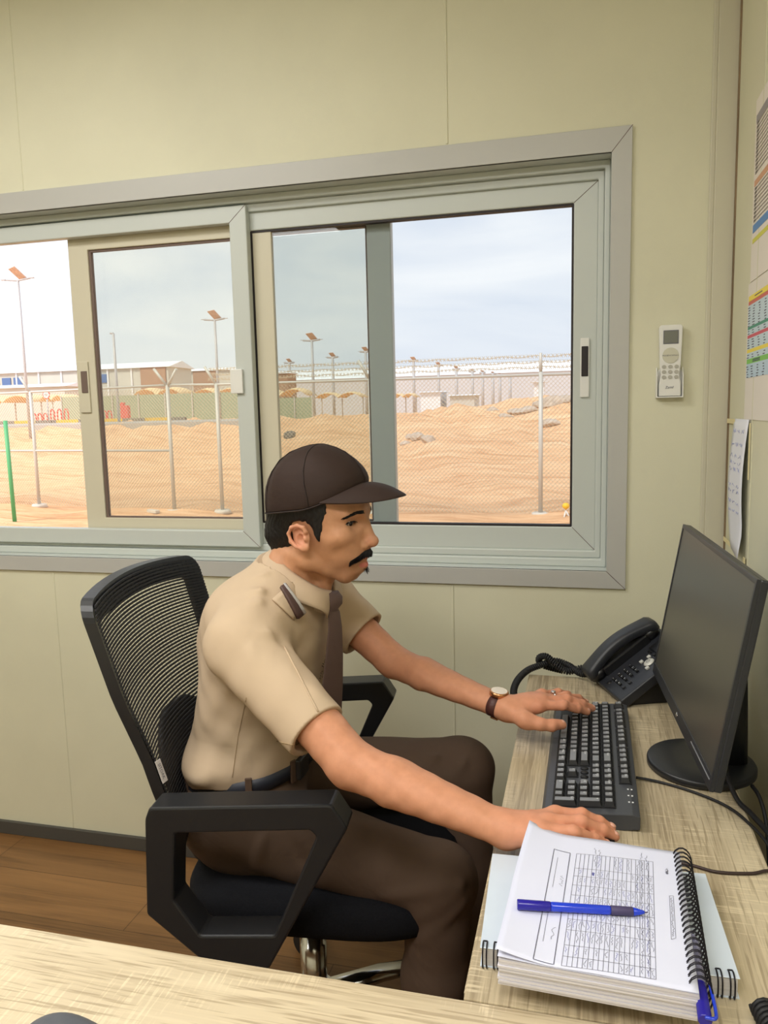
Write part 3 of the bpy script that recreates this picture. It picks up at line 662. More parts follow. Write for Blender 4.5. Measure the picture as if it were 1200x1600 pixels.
row(vb+U, 0, [(None, 2.25), 'Z', 'X', 'C', 'V', 'B', 'N', 'M', ',', '.', '/', ('Shift', 2.75), (None, 1.25), '^', (None, 1.25), '1', '2', '3'])
row(vb, 0, [(None, 3.75), (' ', 6.25), ('Alt', 1.25), ('Fn', 1.25), ('Menu', 1.25), ('Ctrl', 1.25), (None, .25), '<', 'v', '>', (None, .25), ('0', 2), '.'])
KEYS += [(21.5, 1, vb+2.5*U, '+'), (21.5, 1, vb+.5*U, 'Ent')]
for c0, c1, v0, v1 in ((0, 1, .055, .055), (2, 6, .055, .055), (6.5, 10.5, .055, .055), (11, 15, .055, .055), (15.25, 18.25, .055, .055), (0, 15, vb, vb+4*U), (15.25, 18.25, vb+3*U, vb+4*U), (16.25, 17.25, vb+U, vb+U), (15.25, 18.25, vb, vb), (18.5, 22.5, vb, vb+4*U)):
    bm = nbm(); vm = (v0+v1)/2
    al = math.atan2(.011, .145); R = Matrix.Rotation(al, 3, 'X')
    add_box(bm, (X0+(c0+c1)/2*U, vm, kz(vm)+.0002), ((c1-c0)*U+.001, v1-v0+U+.001, .0016), rot=R); obj('key_well', bm, MT['well'], kb)
R = Matrix.Rotation(math.atan2(.011, .145), 3, 'X')
for x, w, v, s in KEYS:
    tall = 2 if s in ('+', 'Ent') and x > 21 else 1
    cx_, wd_, dp_ = X0+(x+w/2)*U, w*U-.0022, tall*U-.0022
    bm = nbm(); add_box(bm, (0, 0, .0045), (wd_, dp_, .009), bev=.0009, seg=2, taper=(1-.0062/wd_, 1-.0062/dp_))
    if s.strip(): add_text(bm, s, .0074 if len(s) == 1 else .0056, (-wd_/2+.0062 if w < 1.3 else -wd_/2+.008, dp_/2-.0066, .00915), (1, 0, 0), (0, 1, 0), mi=1)
    if s.isalpha() and len(s) == 1 and w == 1: add_text(bm, 'شؤيثبلاهتنمةىخحضقسفعرصءغئ'[(ord(s)-65) % 25], .0056, (wd_/2-.0062, -dp_/2+.0058, .00915), (1, 0, 0), (0, 1, 0), mi=1)
    bm.normal_update()
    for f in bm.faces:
        if f.material_index == 0 and f.normal.z < .8: f.material_index = 2  # sloping key faces take the painted shade colour
    o = obj('key', bm, [MT['key'], MT['legend'], MT['key_side_shade']], kb); o.location = (cx_, v, kz(v)+.0005); o.rotation_euler = (math.atan2(.011, .145), 0, 0)
for q in range(4):
    bm = nbm(); add_sphere(bm, (0, 0, 0), (.0048, .0068, .003), 14, 8); o = obj('media_button', bm, MT['well'] if q < 3 else MT['key'], kb); v = vb+2*U; o.location = (X0+(15.55+q*.8)*U, v, kz(v)+.001)
bm = nbm()
for q in range(3):
    for k in range(2): add_box(bm, (X0+(19.2+q*1.1)*U, .058+k*.0055, kz(.06)+.0004), (.0026, .0026, .0008))
obj('indicator_marks', bm, MT['legend'], kb)
# ------------------------------------------------------------------ cables
def cable(label, pts, r, m=None):
    bm = nbm(); add_tube(bm, spline(pts, 8), r, 8); o = obj('cable', bm, m or MT['black_soft']); recenter(o, pts[0]); tag(o, label, 'cable'); return o
cable('thin black keyboard cable running from the keyboard under the monitor base', [(.092, 1.313, .757), (.13, 1.312, .753), (.18, 1.287, .753), (.222, 1.25, .7535), (.246, 1.205, .753), (.268, 1.15, .742), (.285, 1.08, .70), (.29, .98, .62)], .0024)
cable('thin dark brown mouse cable running across the desk beside the spiral notebook', [(.052, 1.075, .7545), (.10, 1.078, .7525), (.145, 1.071, .7525), (.181, 1.06, .7525), (.225, 1.066, .7525), (.252, 1.077, .7525), (.285, 1.08, .735), (.30, 1.05, .66)], .0022, mat('dark_brown_rubber', srgb(52, 36, 34), .5))
cable('thick black cable dropping from the monitor base over the desk edge, upper of two', [(.232, 1.335, .795), (.234, 1.30, .775), (.243, 1.262, .757), (.258, 1.222, .754), (.278, 1.16, .742), (.31, 1.05, .68), (.315, 1.0, .6)], .0042)
cable('thin black cable falling behind the far right of the monitor base', [(.275, 1.325, .755), (.283, 1.30, .745), (.288, 1.27, .71), (.29, 1.24, .62)], .0032)

# ------------------------------------------------------------------ monitor
mo = thing('monitor', 'black flat monitor turned edge-on on a round base', 'monitor', (.205, 1.39, DZ), radians(3.8))
MT['bezel'] = mat('monitor_bezel', srgb(36, 38, 44), .35, bump=(900, .05, ONE)); MT['lcd'] = mat('dark_screen', srgb(70, 68, 62), .30, 0, .6)
tl = radians(9.7); Rm = Matrix.Rotation(tl, 3, 'Y')   # local: normal -x, up z, leaning back
W_, H_ = .523, .314; pc = Vector((-.015, 0, .238))
T = lambda p: Rm @ Vector(p)+pc
def tb(name, c, s, m, par, bev=0.0):
    bm = nbm(); add_box(bm, T(c), s, rot=Rm, bev=bev); return obj(name, bm, m, par)
tb('back_shell', (.0085, 0, 0), (.013, W_, H_), MT['bezel'], mo, .003)
bm = nbm(); add_box(bm, T((.024, 0, -.01)), (.03, W_*.46, H_*.6), rot=Rm, bev=.012, seg=3); obj('back_bulge', bm, MT['bezel'], mo)
tb('screen', (.0005, 0, .006), (.003, W_-.012, H_-.026), MT['lcd'], mo)
bm = nbm(); q = lambda y0, y1, z0, z1: [T((-.0025, y, z)) for y, z in ((y0, z0), (y1, z0), (y1, z1), (y0, z1))]
add_loop_frame(bm, q(-W_/2, W_/2, -H_/2, H_/2), q(-W_/2+.007, W_/2-.007, -H_/2+.021, H_/2-.008), Rm @ Vector((.006, 0, 0)), bev=.0008); bz = obj('bezel', bm, MT['bezel'], mo)
bm = nbm(); Rl = Rm @ Matrix.Rotation(pi/2, 3, 'Y'); add_sphere(bm, T((-.003, 0, -H_/2+.0105)), (.0042, .0075, .0012), 16, 8, rot=Rl); obj('logo', bm, MT['chrome'], mo)
bm = nbm(); add_box(bm, T((-.0032, -W_/2+.075, -H_/2+.014)), (.001, .13, .0016), rot=Rm); obj('power_strip', bm, mat('strip_grey', srgb(140, 142, 146), .3), mo)
bm = nbm()
add_loft(bm, [[(.09*r*cos(t)*1.0, .092*r*sin(t), z) for t in [2*pi*i/64 for i in range(64)]] for r, z in ((.95, 0), (1, .003), (1, .011), (.985, .0135), (.96, .0145), (.5, .015))], cap0=True, cap1=True); obj('base', bm, MT['black'], mo)
bm = nbm(); add_tube(bm, [(.045, 0, .012), (.045, 0, .12), (.04, 0, .24)], [.02, .018, .018], 16, flat=(1, 1.6)); obj('neck', bm, MT['black'], mo)

# ------------------------------------------------------------------ desk phone
ph = thing('desk_phone', 'black corded office phone on the far end of the side desk', 'telephone', (.017, 1.792, DZ), atan2(-.93, .36))
MT['phone'] = mat('phone_shell', srgb(38, 40, 46), .42, bump=(900, .08, ONE)); MT['pkey'] = mat('phone_key', srgb(20, 20, 23), .35); MT['silver'] = mat('silver_button', srgb(206, 206, 200), .35, .2)
pt = radians(36); Rp = Matrix.Rotation(pt, 3, 'X'); PO = Vector((0, .005, .016)); TP = lambda a, b, c=0: Rp @ Vector((a, b, c))+PO
bm = nbm(); add_box(bm, TP(.084, .095, -.011), (.158, .19, .022), rot=Rp, bev=.004, seg=3); obj('body', bm, MT['phone'], ph)
bm = nbm(); add_prism(bm, [(.02, .03, 0), (.02, .155, 0), (.02, .155, .10), (.02, .03, .02)], (.13, 0, 0), bev=.003); obj('stand', bm, MT['pkey'], ph)
# handset: arched bar with two ends, along the left side
bm = nbm(); hs = []
for i in range(25):
    t = i/24; b = -.010+.196*t; arch = .021+.020*sin(pi*t); 
    wv = .0225+.0055*(abs(2*t-1)**3); hv = .0125+.0035*(abs(2*t-1)**4)
    if i in (0, 24): wv *= .8; hv *= .7
    hs.append([TP(.026+wv*(abs(cos(a))**.6*(1 if cos(a) >= 0 else -1)), b, arch+hv*(abs(sin(a))**.6*(1 if sin(a) >= 0 else -1))) for a in [2*pi*k/20 for k in range(20)]])
add_loft(bm, hs, cap0=True, cap1=True); hset = obj('handset', bm, MT['phone'], ph)
bm = nbm(); add_box(bm, TP(.027, .088, .009), (.044, .128, .026), rot=Rp, bev=.005); obj('cradle', bm, MT['pkey'], ph)
for b in (.014, .162): bm = nbm(); add_tube(bm, [TP(.026, b, .0), TP(.026, b, .022)], [.021, .024], 20); obj('earpiece', bm, MT['pkey'], hset)
def pbtn(a, b, wa, wb, m, name='key', dz=.003):
    bm = nbm(); add_box(bm, TP(a, b, dz/2), (wa, wb, dz+.002), rot=Rp, bev=.0012); return obj(name, bm, m, ph)
for r_ in range(4):
    for c_ in range(3):
        k_ = pbtn(.082+c_*.0145, .075-r_*.0155, .0095, .0065, MT['pkey'], dz=.004)
        bm = nbm(); add_text(bm, ('123', '456', '789', '*0#')[r_][c_], .0055, TP(.082+c_*.0145-.0015, .075-r_*.0155, .0054), Rp @ Vector((1, 0, 0)), Rp @ Vector((0, 1, 0))); obj('digit', bm, MT['legend'], k_)
for a, b in ((.13, .045), (.13, .028)): pbtn(a, b, .008, .008, MT['phone'], 'function_key')
for a, b in ((.093, .098), (.128, .094), (.096, .117), (.131, .122)): pbtn(a, b, .0085, .0085, MT['silver'], 'arrow_key')
bm = nbm(); add_sphere(bm, TP(.113, .107, .001), (.0125, .0125, .0035), 20, 8, rot=Rp); nv = obj('navigation_ring', bm, MT['silver'], ph)
bm = nbm(); add_sphere(bm, TP(.113, .107, .003), (.006, .006, .003), 16, 8, rot=Rp); obj('centre_button', bm, mat('centre_grey', srgb(160, 160, 156), .4), nv)
bm = nbm(); add_sphere(bm, TP(.075, .016, 0), (.006, .006, .0022), 16, 8, rot=Rp); obj('speaker_button', bm, MT['pkey'], ph)
bm = nbm(); add_box(bm, TP(.112, .158, .002), (.085, .05, .006), rot=Rp, bev=.002); dsp = obj('display', bm, MT['pkey'], ph)
for q in range(4): pbtn(.082+q*.02, .128, .012, .006, MT['pkey'], 'soft_key')
# coiled cord
def coil_pts(path, rad, pitch, per=9):
    P = spline(path, 24); L_ = [0]
    for a, b in zip(P[:-1], P[1:]): L_.append(L_[-1]+(b-a).length)
    n = int(L_[-1]/pitch*per); out = []; j = 0
    for i in range(n):
        s = L_[-1]*i/n
        while L_[j+1] < s: j += 1
        t = (s-L_[j])/(L_[j+1]-L_[j]); c = P[j].lerp(P[j+1], t); d_ = (P[j+1]-P[j]).normalized(); x, y, _ = frame_of(d_); a = 2*pi*i/per
        out.append(c+x*cos(a)*rad+y*sin(a)*rad)
    return out
bm = nbm(); add_tube(bm, coil_pts([(.028, 1.785, .776), (.0, 1.80, .768), (-.03, 1.835, .775), (-.062, 1.84, .782), (-.092, 1.835, .772), (-.122, 1.815, .764), (-.142, 1.77, .755), (-.148, 1.72, .745), (-.138, 1.675, .735), (-.125, 1.66, .72)], .0062, .0052), .0024, 5); _c = obj('coiled_cord', bm, MT['black_soft'], ph)
_inv = Matrix.Rotation(-ph.rotation_euler.z, 4, 'Z') @ Matrix.Translation(-ph.location); _c.data.transform(_inv)
bm = nbm(); add_tube(bm, coil_pts([(.035, 1.78, .772), (.005, 1.815, .776), (-.03, 1.815, .766), (-.055, 1.815, .78), (-.08, 1.83, .795), (-.098, 1.845, .785), (-.09, 1.855, .765), (-.04, 1.85, .755)], .0062, .0052), .0024, 5); _c = obj('coiled_cord', bm, MT['black_soft'], ph); _c.data.transform(_inv)

# ------------------------------------------------------------------ mice
def mouse(name, label, loc, rz, m, size=(.108, .06, .036)):
    r = thing(name, label, 'computer mouse', loc, rz); L_, W2, Hh = size; bm = nbm(); R_ = []
    for k in range(9):
        f = k/8; s = sqrt(max(0, 1-f**2.3)); ring = []
        for i in range(40):
            a = 2*pi*i/40; x = cos(a); y = sin(a)
            e = 2.5; x = abs(x)**(2/e)*(1 if x >= 0 else -1); y = abs(y)**(2/e)*(1 if y >= 0 else -1)
            zz = f*Hh*(.80+.2*cos((x*s+.25)*1.5)) if True else 0
            ring.append((x*L_/2*(s*.92+.08), y*W2/2*(s*.95+.05)*(1-.08*x), zz))
        R_.append(ring)
    add_loft(bm, R_, cap0=True, cap1=True); obj('shell', bm, m, r)
    bm = nbm(); add_tube(bm, [(.03, -.004, Hh*.86), (.03, .004, Hh*.86)], .008, 14); obj('wheel', bm, MT['black_soft'], r)
    return r
mouse('computer_mouse', 'black mouse under the right hand beside the keyboard', (.010, 1.066, DZ), radians(-3), MT['black'], (.114, .058, .034))
mouse('computer_mouse', 'dark grey mouse at the bottom left edge of the foreground desk', (-.492, .592, DZ), radians(-8), mat('grey_mouse', srgb(88, 92, 100), .55, noise=(90, .06, ONE)), (.125, .08, .034))

# ------------------------------------------------------------------ wire bound book underneath
BZ = .0235
bk = thing('wire_bound_book', 'pale blue and white wire bound book lying under the open spiral notebook', 'book', (.0255, .914, DZ), radians(2.2))
MT['cover'] = mat('pale_cover', srgb(208, 220, 234), .35, noise=(14, .03, ONE)); MT['pages'] = mat('page_edges', srgb(206, 204, 204), .8, noise=(1, .12, (1, 1, 900))); MT['loopwire'] = mat('black_loop_wire', srgb(34, 32, 40), .35, .5)
bm = nbm(); add_box(bm, (0, 0, BZ/2), (.272, .188, BZ-.002)); obj('page_block', bm, MT['pages'], bk)
bm = nbm(); add_box(bm, (0, .001, BZ), (.276, .193, .0012), bev=.0005, seg=1); cv = obj('cover', bm, MT['cover'], bk)
bm = nbm(); add_box(bm, (0, .001, .0006), (.276, .193, .0012)); obj('back_cover', bm, MT['cover'], bk)
bm = nbm(); add_tube(bm, [(.094, .08, BZ+.0007), (.094, -.062, BZ+.0007), (.06, -.062, BZ+.0007)], .0005, 4); obj('printed_line', bm, MT['ink'], cv)
for i in range(22):
    x = -.1325+i*.0125; bm = nbm()
    for dx in (-.0022, .0022):
        add_tube(bm, spline([(x+dx, -.0845, BZ+.0012), (x+dx, -.091, BZ+.0025), (x+dx, -.0985, BZ-.001), (x+dx, -.1005, BZ*.5), (x+dx, -.099, .002), (x+dx, -.09, .0005)], 4), .0009, 5)
    add_tube(bm, [(x-.0022, -.0845, BZ+.0012), (x+.0022, -.0845, BZ+.0012)], .0009, 5); obj('wire_loop', bm, MT['loopwire'], bk)
# ------------------------------------------------------------------ open spiral notebook
NB = Vector((.022, .880, DZ+BZ+.0038)); nrot = radians(-2.4); NT = .029
nb = thing('spiral_notebook', 'thick white spiral notebook open at a handwritten table, pen on top', 'notebook', NB, nrot)
hw, hd = .0985, .1275
bm = nbm()
rngp = random.Random(3)
for k in range(9):
    j = lambda: rngp.uniform(-.0012, .0012); z0 = NT*k/9; z1 = NT*(k+1)/9-.0004
    add_box(bm, (j(), j(), (z0+z1)/2), (2*hw+j(), 2*hd+j()*1.2, z1-z0))
obj('page_block', bm, mat('layered_page_edges', srgb(206, 204, 212), .8, noise=(1, .16, (3, 3, 700))), nb)
def sheet_z(x, y, lift=1.0):
    l = max(0, (-x-.045)/.055); f = max(0, (y-.05)/.085); n_ = max(0, (-y-.02)/.115)
    return NT+.0012+lift*(.004*l**1.5+.010*l**2*f**1.5+.0055*l**1.2*n_ + .0012*sin(y*30)*l + .0014*max(0, 1-abs(x-.0)/.08))
def sheet(name, lift, ext, zoff=0.0):
    bm = nbm(); n_, m_ = 26, 30
    add_loft(bm, [[(-hw-ext+(2*hw+ext)*i/n_+.007*(k/m_)**4*(1-i/n_)**2, -hd+2*hd*k/m_+.010*(1-i/n_)**2*(k/m_)**6, sheet_z(-hw-ext+(2*hw+ext)*i/n_, -hd+2*hd*k/m_, lift)+zoff) for i in range(n_+1)] for k in range(m_+1)], closed=False)
    o = obj(name, bm, MT['paper'], nb); s_ = o.modifiers.new('thick', 'SOLIDIFY'); s_.thickness = .0003; return o
sheet('under_sheet', .25, .001, -.0006)
top = sheet('top_sheet', 1.0, .003)
def page(px, py):
    p = on(px, py, 2, NB.z+NT+.0015); q = Matrix.Rotation(-nrot, 3, 'Z') @ (p-NB); return (q.x, q.y)
def quad(c):
    a, b, c_, d_ = [page(*p) for p in c]
    return lambda s, t: Vector(((a[0]*(1-s)+b[0]*s)*(1-t)+(d_[0]*(1-s)+c_[0]*s)*t, (a[1]*(1-s)+b[1]*s)*(1-t)+(d_[1]*(1-s)+c_[1]*s)*t, 0))
def ribbon(bm, pts, r):
    P = [(p[0], p[1]) for p in pts]; V = []
    for i in range(len(P)):
        a, b = P[max(i-1, 0)], P[min(i+1, len(P)-1)]; dx, dy = b[0]-a[0], b[1]-a[1]; l = math.hypot(dx, dy) or 1; nx, ny = -dy/l*r, dx/l*r
        V.append([bm.verts.new((P[i][0]+s*nx, P[i][1]+s*ny, sheet_z(P[i][0], P[i][1])+.0006)) for s in (1, -1)])
    for a, b in zip(V[:-1], V[1:]): bm.faces.new((a[0], a[1], b[1], b[0]))
def seg(bm, f, s0, t0, s1, t1, r, n=10): ribbon(bm, [f(s0+(s1-s0)*i/n, t0+(t1-t0)*i/n) for i in range(n+1)], r)
F = quad([(901, 1335), (1020, 1347), (1025, 1531), (877, 1510)])
bm = nbm(); NCOL = 18
TS = [0, .155, .235, .325, .42, .535, .635, .725, .845, .93, 1.0]
for i in range(NCOL+1): seg(bm, F, i/NCOL, 0, i/NCOL, 1, .00022)
for t in TS: seg(bm, F, 0, t, 1, t, .00022)
Rr = quad([(866, 1328), (891, 1334), (865, 1508), (833, 1502)])
for a in ((0, 0, 1, 0), (1, 0, 1, 1), (1, 1, 0, 1), (0, 1, 0, 0)): seg(bm, Rr, *a, .0004, 16)
seg(bm, Rr, .3, .08, .3, .38, .0002); seg(bm, Rr, .3, .6, .3, .85, .0002)
R2 = quad([(1046, 1400), (1052, 1400), (1056, 1466), (1049, 1468)])
for a in ((0, 0, 1, 0), (1, 0, 1, 1), (1, 1, 0, 1), (0, 1, 0, 0)): seg(bm, R2, *a, .0002)
obj('printed_table', bm, MT['ink'], top)
rh = random.Random(11); bm = nbm(); bm2 = nbm()
def squig(bmx, f, s, t0, t1, amp, r=.00021):
    n = max(6, int((t1-t0)*90)); pts = []
    for i in range(n+1):
        t = t0+(t1-t0)*i/n; pts.append(f(s+amp*rh.uniform(-1, 1), t+rh.uniform(-.003, .003)))
    ribbon(bmx, pts, r)
for i in range(NCOL):
    for a, b in zip(TS[:-1], TS[1:]):
        dens = .95 if (4 <= i <= 12 and .23 < a < .73) else (.7 if i > 13 else .42)
        if rh.random() < dens: squig(bm2 if rh.random() < .4 else bm, F, (i+.5)/NCOL, a+.012, a+(b-a)*rh.uniform(.6, .9), .018)
for s, t in ((.24, -.06), (.3, -.04), (.85, -.06), (.91, -.04)): squig(bm, F, s, t-.02, t+.05, .015)
for t in (.25, .72): squig(bm, Rr, .75, t, t+.1, .12)
squig(bm, R2, .5, .05, .95, .3)
for i in range(14): squig(bm, F, 1.17+.01*i/14, .05+.004*i, .11, .02, .0001)
for i in range(5): squig(bm2, F, .235+.004*i, .185, .215, .012, .0004)
for s, t0, t1 in ((.86, .0, .98), (.93, .02, .97), (.8, .1, .6)): squig(bm, F, s, t0, t1, .014)
obj('handwriting', bm, MT['ink'], top); obj('blue_handwriting', bm2, MT['blueink'], top)
bm = nbm()
for i in range(25):
    y = hd-.006-i*(2*hd-.018)/24
    for dy in (0, .0024):
        c = Vector((hw+.001, 0, NT*.5+.004)); pts = []
        for k in range(15):
            a = radians(150-k*21.5); pts.append((c.x+.0125*cos(a)+.001, y+dy-.0012*k/14, c.z+.0205*sin(a)))
        add_tube(bm, pts, .00062, 5)
obj('spiral_binding', bm, MT['loopwire'], nb)
# pens
MT['penblue'] = mat('translucent_blue', srgb(40, 76, 240), .12, 0, .6, Transmission_Weight=.35); MT['pencap'] = mat('dark_blue_cap', srgb(34, 26, 150), .25); MT['grip'] = mat('grey_grip', srgb(70, 62, 100), .6)
def pen(label, a, b, capf, r=.0052, barrel=None):
    a, b = Vector(a), Vector(b); L_ = (b-a).length; d_ = (b-a).normalized(); p = thing('pen', label, 'pen', a); P = lambda t: d_*(L_*t)
    def tube(n, t0, t1, r0, r1, m): bm = nbm(); add_tube(bm, [P(t0), P(t0+(t1-t0)*.03), P(t1-(t1-t0)*.03), P(t1)], [r0*.9, r0, r1, r1*.9], 16); return obj(n, bm, m, p)
    tube('cap', 0, capf, r*1.12, r*1.05, MT['pencap']); tube('barrel', capf, .72, r, r*.95, barrel or MT['penblue']); tube('grip', .72, .89, r*1.02, r*.95, barrel or MT['grip']); tube('nose_cone', .89, .975, r*.9, r*.35, barrel or MT['penblue']); tube('tip', .975, 1.0, .0009, .0006, MT['grip'])
    return p
def pg(px, py, r): 
    p = on(px, py, 2, NB.z+NT+.0075); q = Matrix.Rotation(-nrot, 3, 'Z') @ (p-NB); p.z = NB.z+sheet_z(q.x, q.y)+r; return p
pa, pb_ = pg(808, 1416, .0058), pg(1012, 1425, .0052); pa.z = max(pa.z, pb_.z+.001)
pen('blue ballpoint pen with a grey grip lying across the notebook page', pa, pb_, .26)
a = Matrix.Rotation(nrot, 3, 'Z') @ Vector((hw+.003, -.02, NT*.5+.006))+NB; b = Matrix.Rotation(nrot, 3, 'Z') @ Vector((hw+.004, -hd-.020, NT*.5+.003))+NB
p2 = pen('blue ballpoint pen pushed lengthwise inside the notebook spiral', b, a, .38, .006, mat('clear_lilac_barrel', srgb(196, 196, 236), .15, 0, .5, Transmission_Weight=.7))
bm = nbm(); dd = (a-b).normalized(); add_tube(bm, spline([Vector((0, 0, .004))+dd*.0, Vector((.0085, 0, .006))+dd*-.002, Vector((.0105, 0, .004))+dd*.012, Vector((.009, 0, .004))+dd*.045], 5), .0018, 8); obj('clip', bm, MT['penblue'], p2)

# ------------------------------------------------------------------ coiled cord at the lower right
c0 = on(1196, 1592, 2, .765); bm = nbm(); add_tube(bm, coil_pts([c0+Vector((-.0, .018, .0)), c0+Vector((.004, -.01, .0)), c0+Vector((.012, -.06, .0)), c0+Vector((.03, -.12, 0))], .0105, .0062, 12), .0026, 6); o = obj('coiled_cord', bm, MT['black_soft']); recenter(o, c0); tag(o, 'black coiled cord at the lower right corner of the side desk', 'cord')

# ------------------------------------------------------------------ remote in its wall holder
yr = WY-.012
c = on(1047, 563, 1, yr); rx = c.x; hzt = on(1047, 508, 1, yr).z; hzb = on(1043, 619, 1, yr).z; hz_ = (hzt+hzb)/2; hh_ = hzt-hzb; rw = .055
hd_ = thing('remote_holder', 'white wall holder cradling the remote control right of the window', 'holder', (rx, WY, hzb))
bm = nbm(); w2 = rw/2+.0045
add_prism(bm, [(-w2, -.0, -.003), (w2, 0, -.003), (w2, 0, .052), (w2-.006, 0, .066), (-w2+.006, 0, .066), (-w2, 0, .052)], (0, -.003, 0), bev=.001); obj('back_plate', bm, MT['white'], hd_)
for s in (-1, 1):
    bm = nbm(); add_prism(bm, [(s*w2, 0, -.003), (s*w2, -.021, -.003), (s*w2, -.021, .05), (s*w2, -.002, .072)], (-s*.003, 0, 0), bev=.001); obj('side_cheek', bm, MT['white'], hd_)
bm = nbm(); add_prism(bm, [(-w2, 0, -.004), (w2, 0, -.004), (w2, -.022, -.004), (-w2, -.022, -.004)], (0, 0, .003), bev=.001); obj('bottom_lip', bm, MT['white'], hd_)
rm = thing('remote_control', 'white air conditioner remote with a small grey display', 'remote', (rx, WY-.0035, hzb))
bm = nbm(); zt_ = hh_; sh = [(-rw/2+.002, 0), (rw/2-.002, 0), (rw/2-.002, .03), (rw/2-.006, .052), (rw/2-.003, .075), (rw/2, zt_-.005), (rw/2-.004, zt_), (-rw/2+.004, zt_), (-rw/2, zt_-.005), (-rw/2+.003, .075), (-rw/2+.006, .052), (-rw/2+.002, .03)]
add_prism(bm, [(x, 0, z) for x, z in sh], (0, -.017, 0), bev=.002); obj('body', bm, MT['white'], rm)
yf = -.0175
def rbox(n, x, z, w, h, m, dpt=.001): bm = nbm(); add_box(bm, (x, yf, z), (w, dpt, h), bev=.0003, seg=1); return obj(n, bm, m, rm)
ds = rbox('display', 0, zt_*.83, .034, .031, mat('lcd_grey', srgb(116, 118, 110), .25)); bm = nbm(); add_loop_frame(bm, [(-.0175, yf-.0006, zt_*.83-.0162), (.0175, yf-.0006, zt_*.83-.0162), (.0175, yf-.0006, zt_*.83+.0162), (-.0175, yf-.0006, zt_*.83+.0162)], [(-.0162, yf-.0006, zt_*.83-.0148), (.0162, yf-.0006, zt_*.83-.0148), (.0162, yf-.0006, zt_*.83+.0148), (-.0162, yf-.0006, zt_*.83+.0148)], (0, .0006, 0)); obj('display_rim', bm, MT['ink'], ds)
MT['rbtn'] = mat('button_grey', srgb(176, 174, 164), .5)
bm = nbm(); add_cyl(bm, (0, yf+.001, zt_*.572), (0, yf-.0012, zt_*.572), .0192, .0185, 32); nv = obj('round_pad', bm, mat('pad_beige', srgb(200, 198, 180), .5), rm)
bm = nbm(); add_text(bm, 'MODE', .0046, (-.0125, yf-.0014, zt_*.572), (1, 0, 0), (0, 0, 1)); add_text(bm, 'ON/OFF', .0046, (.0008, yf-.0014, zt_*.572), (1, 0, 0), (0, 0, 1)); add_text(bm, 'FAN', .0046, (.0135, yf-.0014, zt_*.572), (1, 0, 0), (0, 0, 1)); obj('pad_legend', bm, MT['ink'], nv)
for r_ in range(3):
    for c_ in range(3):
        bm = nbm(); cx2, cz2 = (-.0145+.0145*c_), zt_*(.415-.073*r_); add_tube(bm, [(cx2, yf+.001, cz2), (cx2, yf-.0012, cz2)], [.0052, .0049], 18, flat=(1, .9)); obj('button', bm, MT['rbtn'], rm)
bm = nbm(); add_text(bm, 'Zamil', .0085, (-.001, yf-.0004, zt_*.125), (1, 0, .02), (.22, 0, 1)); obj('maker_mark', bm, MT['ink'], rm)

# ------------------------------------------------------------------ papers on the right wall
MT['sheet'] = mat('wall_paper_sheet', srgb(226, 220, 212), .7); MT['sheetw'] = mat('loose_white_note', srgb(226, 228, 238), .75)
zz = lambda y, x=1172: on(x, y, 0, XR).z
def poster(name, label, y0, y1, z0, z1, bands, cat='chart'):
    r = thing(name, label, cat, (XR, (y0+y1)/2, z0)); bm = nbm(); add_box(bm, (XR-.0012, (y0+y1)/2, (z0+z1)/2), (.0012, y1-y0, z1-z0)); s_ = obj('sheet', bm, MT['sheet'], r, world=True)
    for nm, a, b, colr in bands:
        za, zb_ = sorted((a, b)); bm = nbm(); add_box(bm, (XR-.0021, (y0+y1)/2-.004, (za+zb_)/2), (.0006, y1-y0-.014, zb_-za)); obj(nm, bm, mat('print_'+nm, srgb(*colr), .7), r, world=True)
    return r
lowb = [('yellow_header', zz(464), zz(472), (238, 218, 92)), ('salmon_band', zz(472.5), zz(478), (206, 112, 100)), ('blue_rows', zz(478), zz(511), (196, 214, 224)), ('green_band', zz(511), zz(515.5), (84, 150, 128)), ('blue_rows', zz(515.5), zz(524), (196, 214, 224)), ('red_band', zz(524), zz(529), (208, 96, 110)), ('blue_rows', zz(529), zz(546), (196, 214, 224)), ('yellow_band', zz(546), zz(551.5), (238, 218, 92)), ('blue_rows', zz(551.5), zz(561), (196, 214, 224)), ('bright_green_band', zz(561), zz(568.5), (130, 196, 96)), ('blue_rows', zz(568.5), zz(590), (186, 208, 224))]
pl = poster('rota_chart', 'lower printed chart with coloured bands taped to the right wall', 1.60, 1.868, zz(655, 1163), 1.635, lowb)
bm = nbm(); rt = random.Random(2)
for y in list(range(482, 511, 4))+[518, 522]+list(range(532, 546, 4))+[555, 559]+list(range(573, 590, 4)):
    for yy, ww in ((1.845, .018), (1.80, .02), (1.745, .016), (1.69, .016)):
        add_box(bm, (XR-.0026, yy+rt.uniform(-.004, .004), zz(y)), (.0004, ww*rt.uniform(.6, 1.1), .0018))
for y in (468, 563.5, 566): add_box(bm, (XR-.0026, 1.76, zz(y)), (.0004, .07, .002))
obj('printed_lines', bm, MT['ink'], pl, world=True)
upb = [('grey_header', zz(178, 1186), zz(190, 1186), (150, 146, 150)), ('orange_band', zz(279, 1184), zz(288, 1184), (206, 160, 130)), ('blue_band', zz(349, 1182), zz(361, 1182), (96, 140, 194)), ('yellow_green_band', zz(372, 1180), zz(379, 1180), (208, 206, 92))]
pu = poster('rota_chart', 'upper printed chart with grey rows and a blue band on the right wall', 1.56, 1.852, 1.637, 2.004, upb)
bm = nbm()
for q in range(27):
    y = 195+q*6.1
    if 274 < y < 292 or 345 < y < 384: continue
    add_box(bm, (XR-.0026, 1.73, zz(y, 1184)), (.0004, .2, .0022)); add_box(bm, (XR-.0026, 1.825, zz(y, 1184)), (.0004, .02, .005))
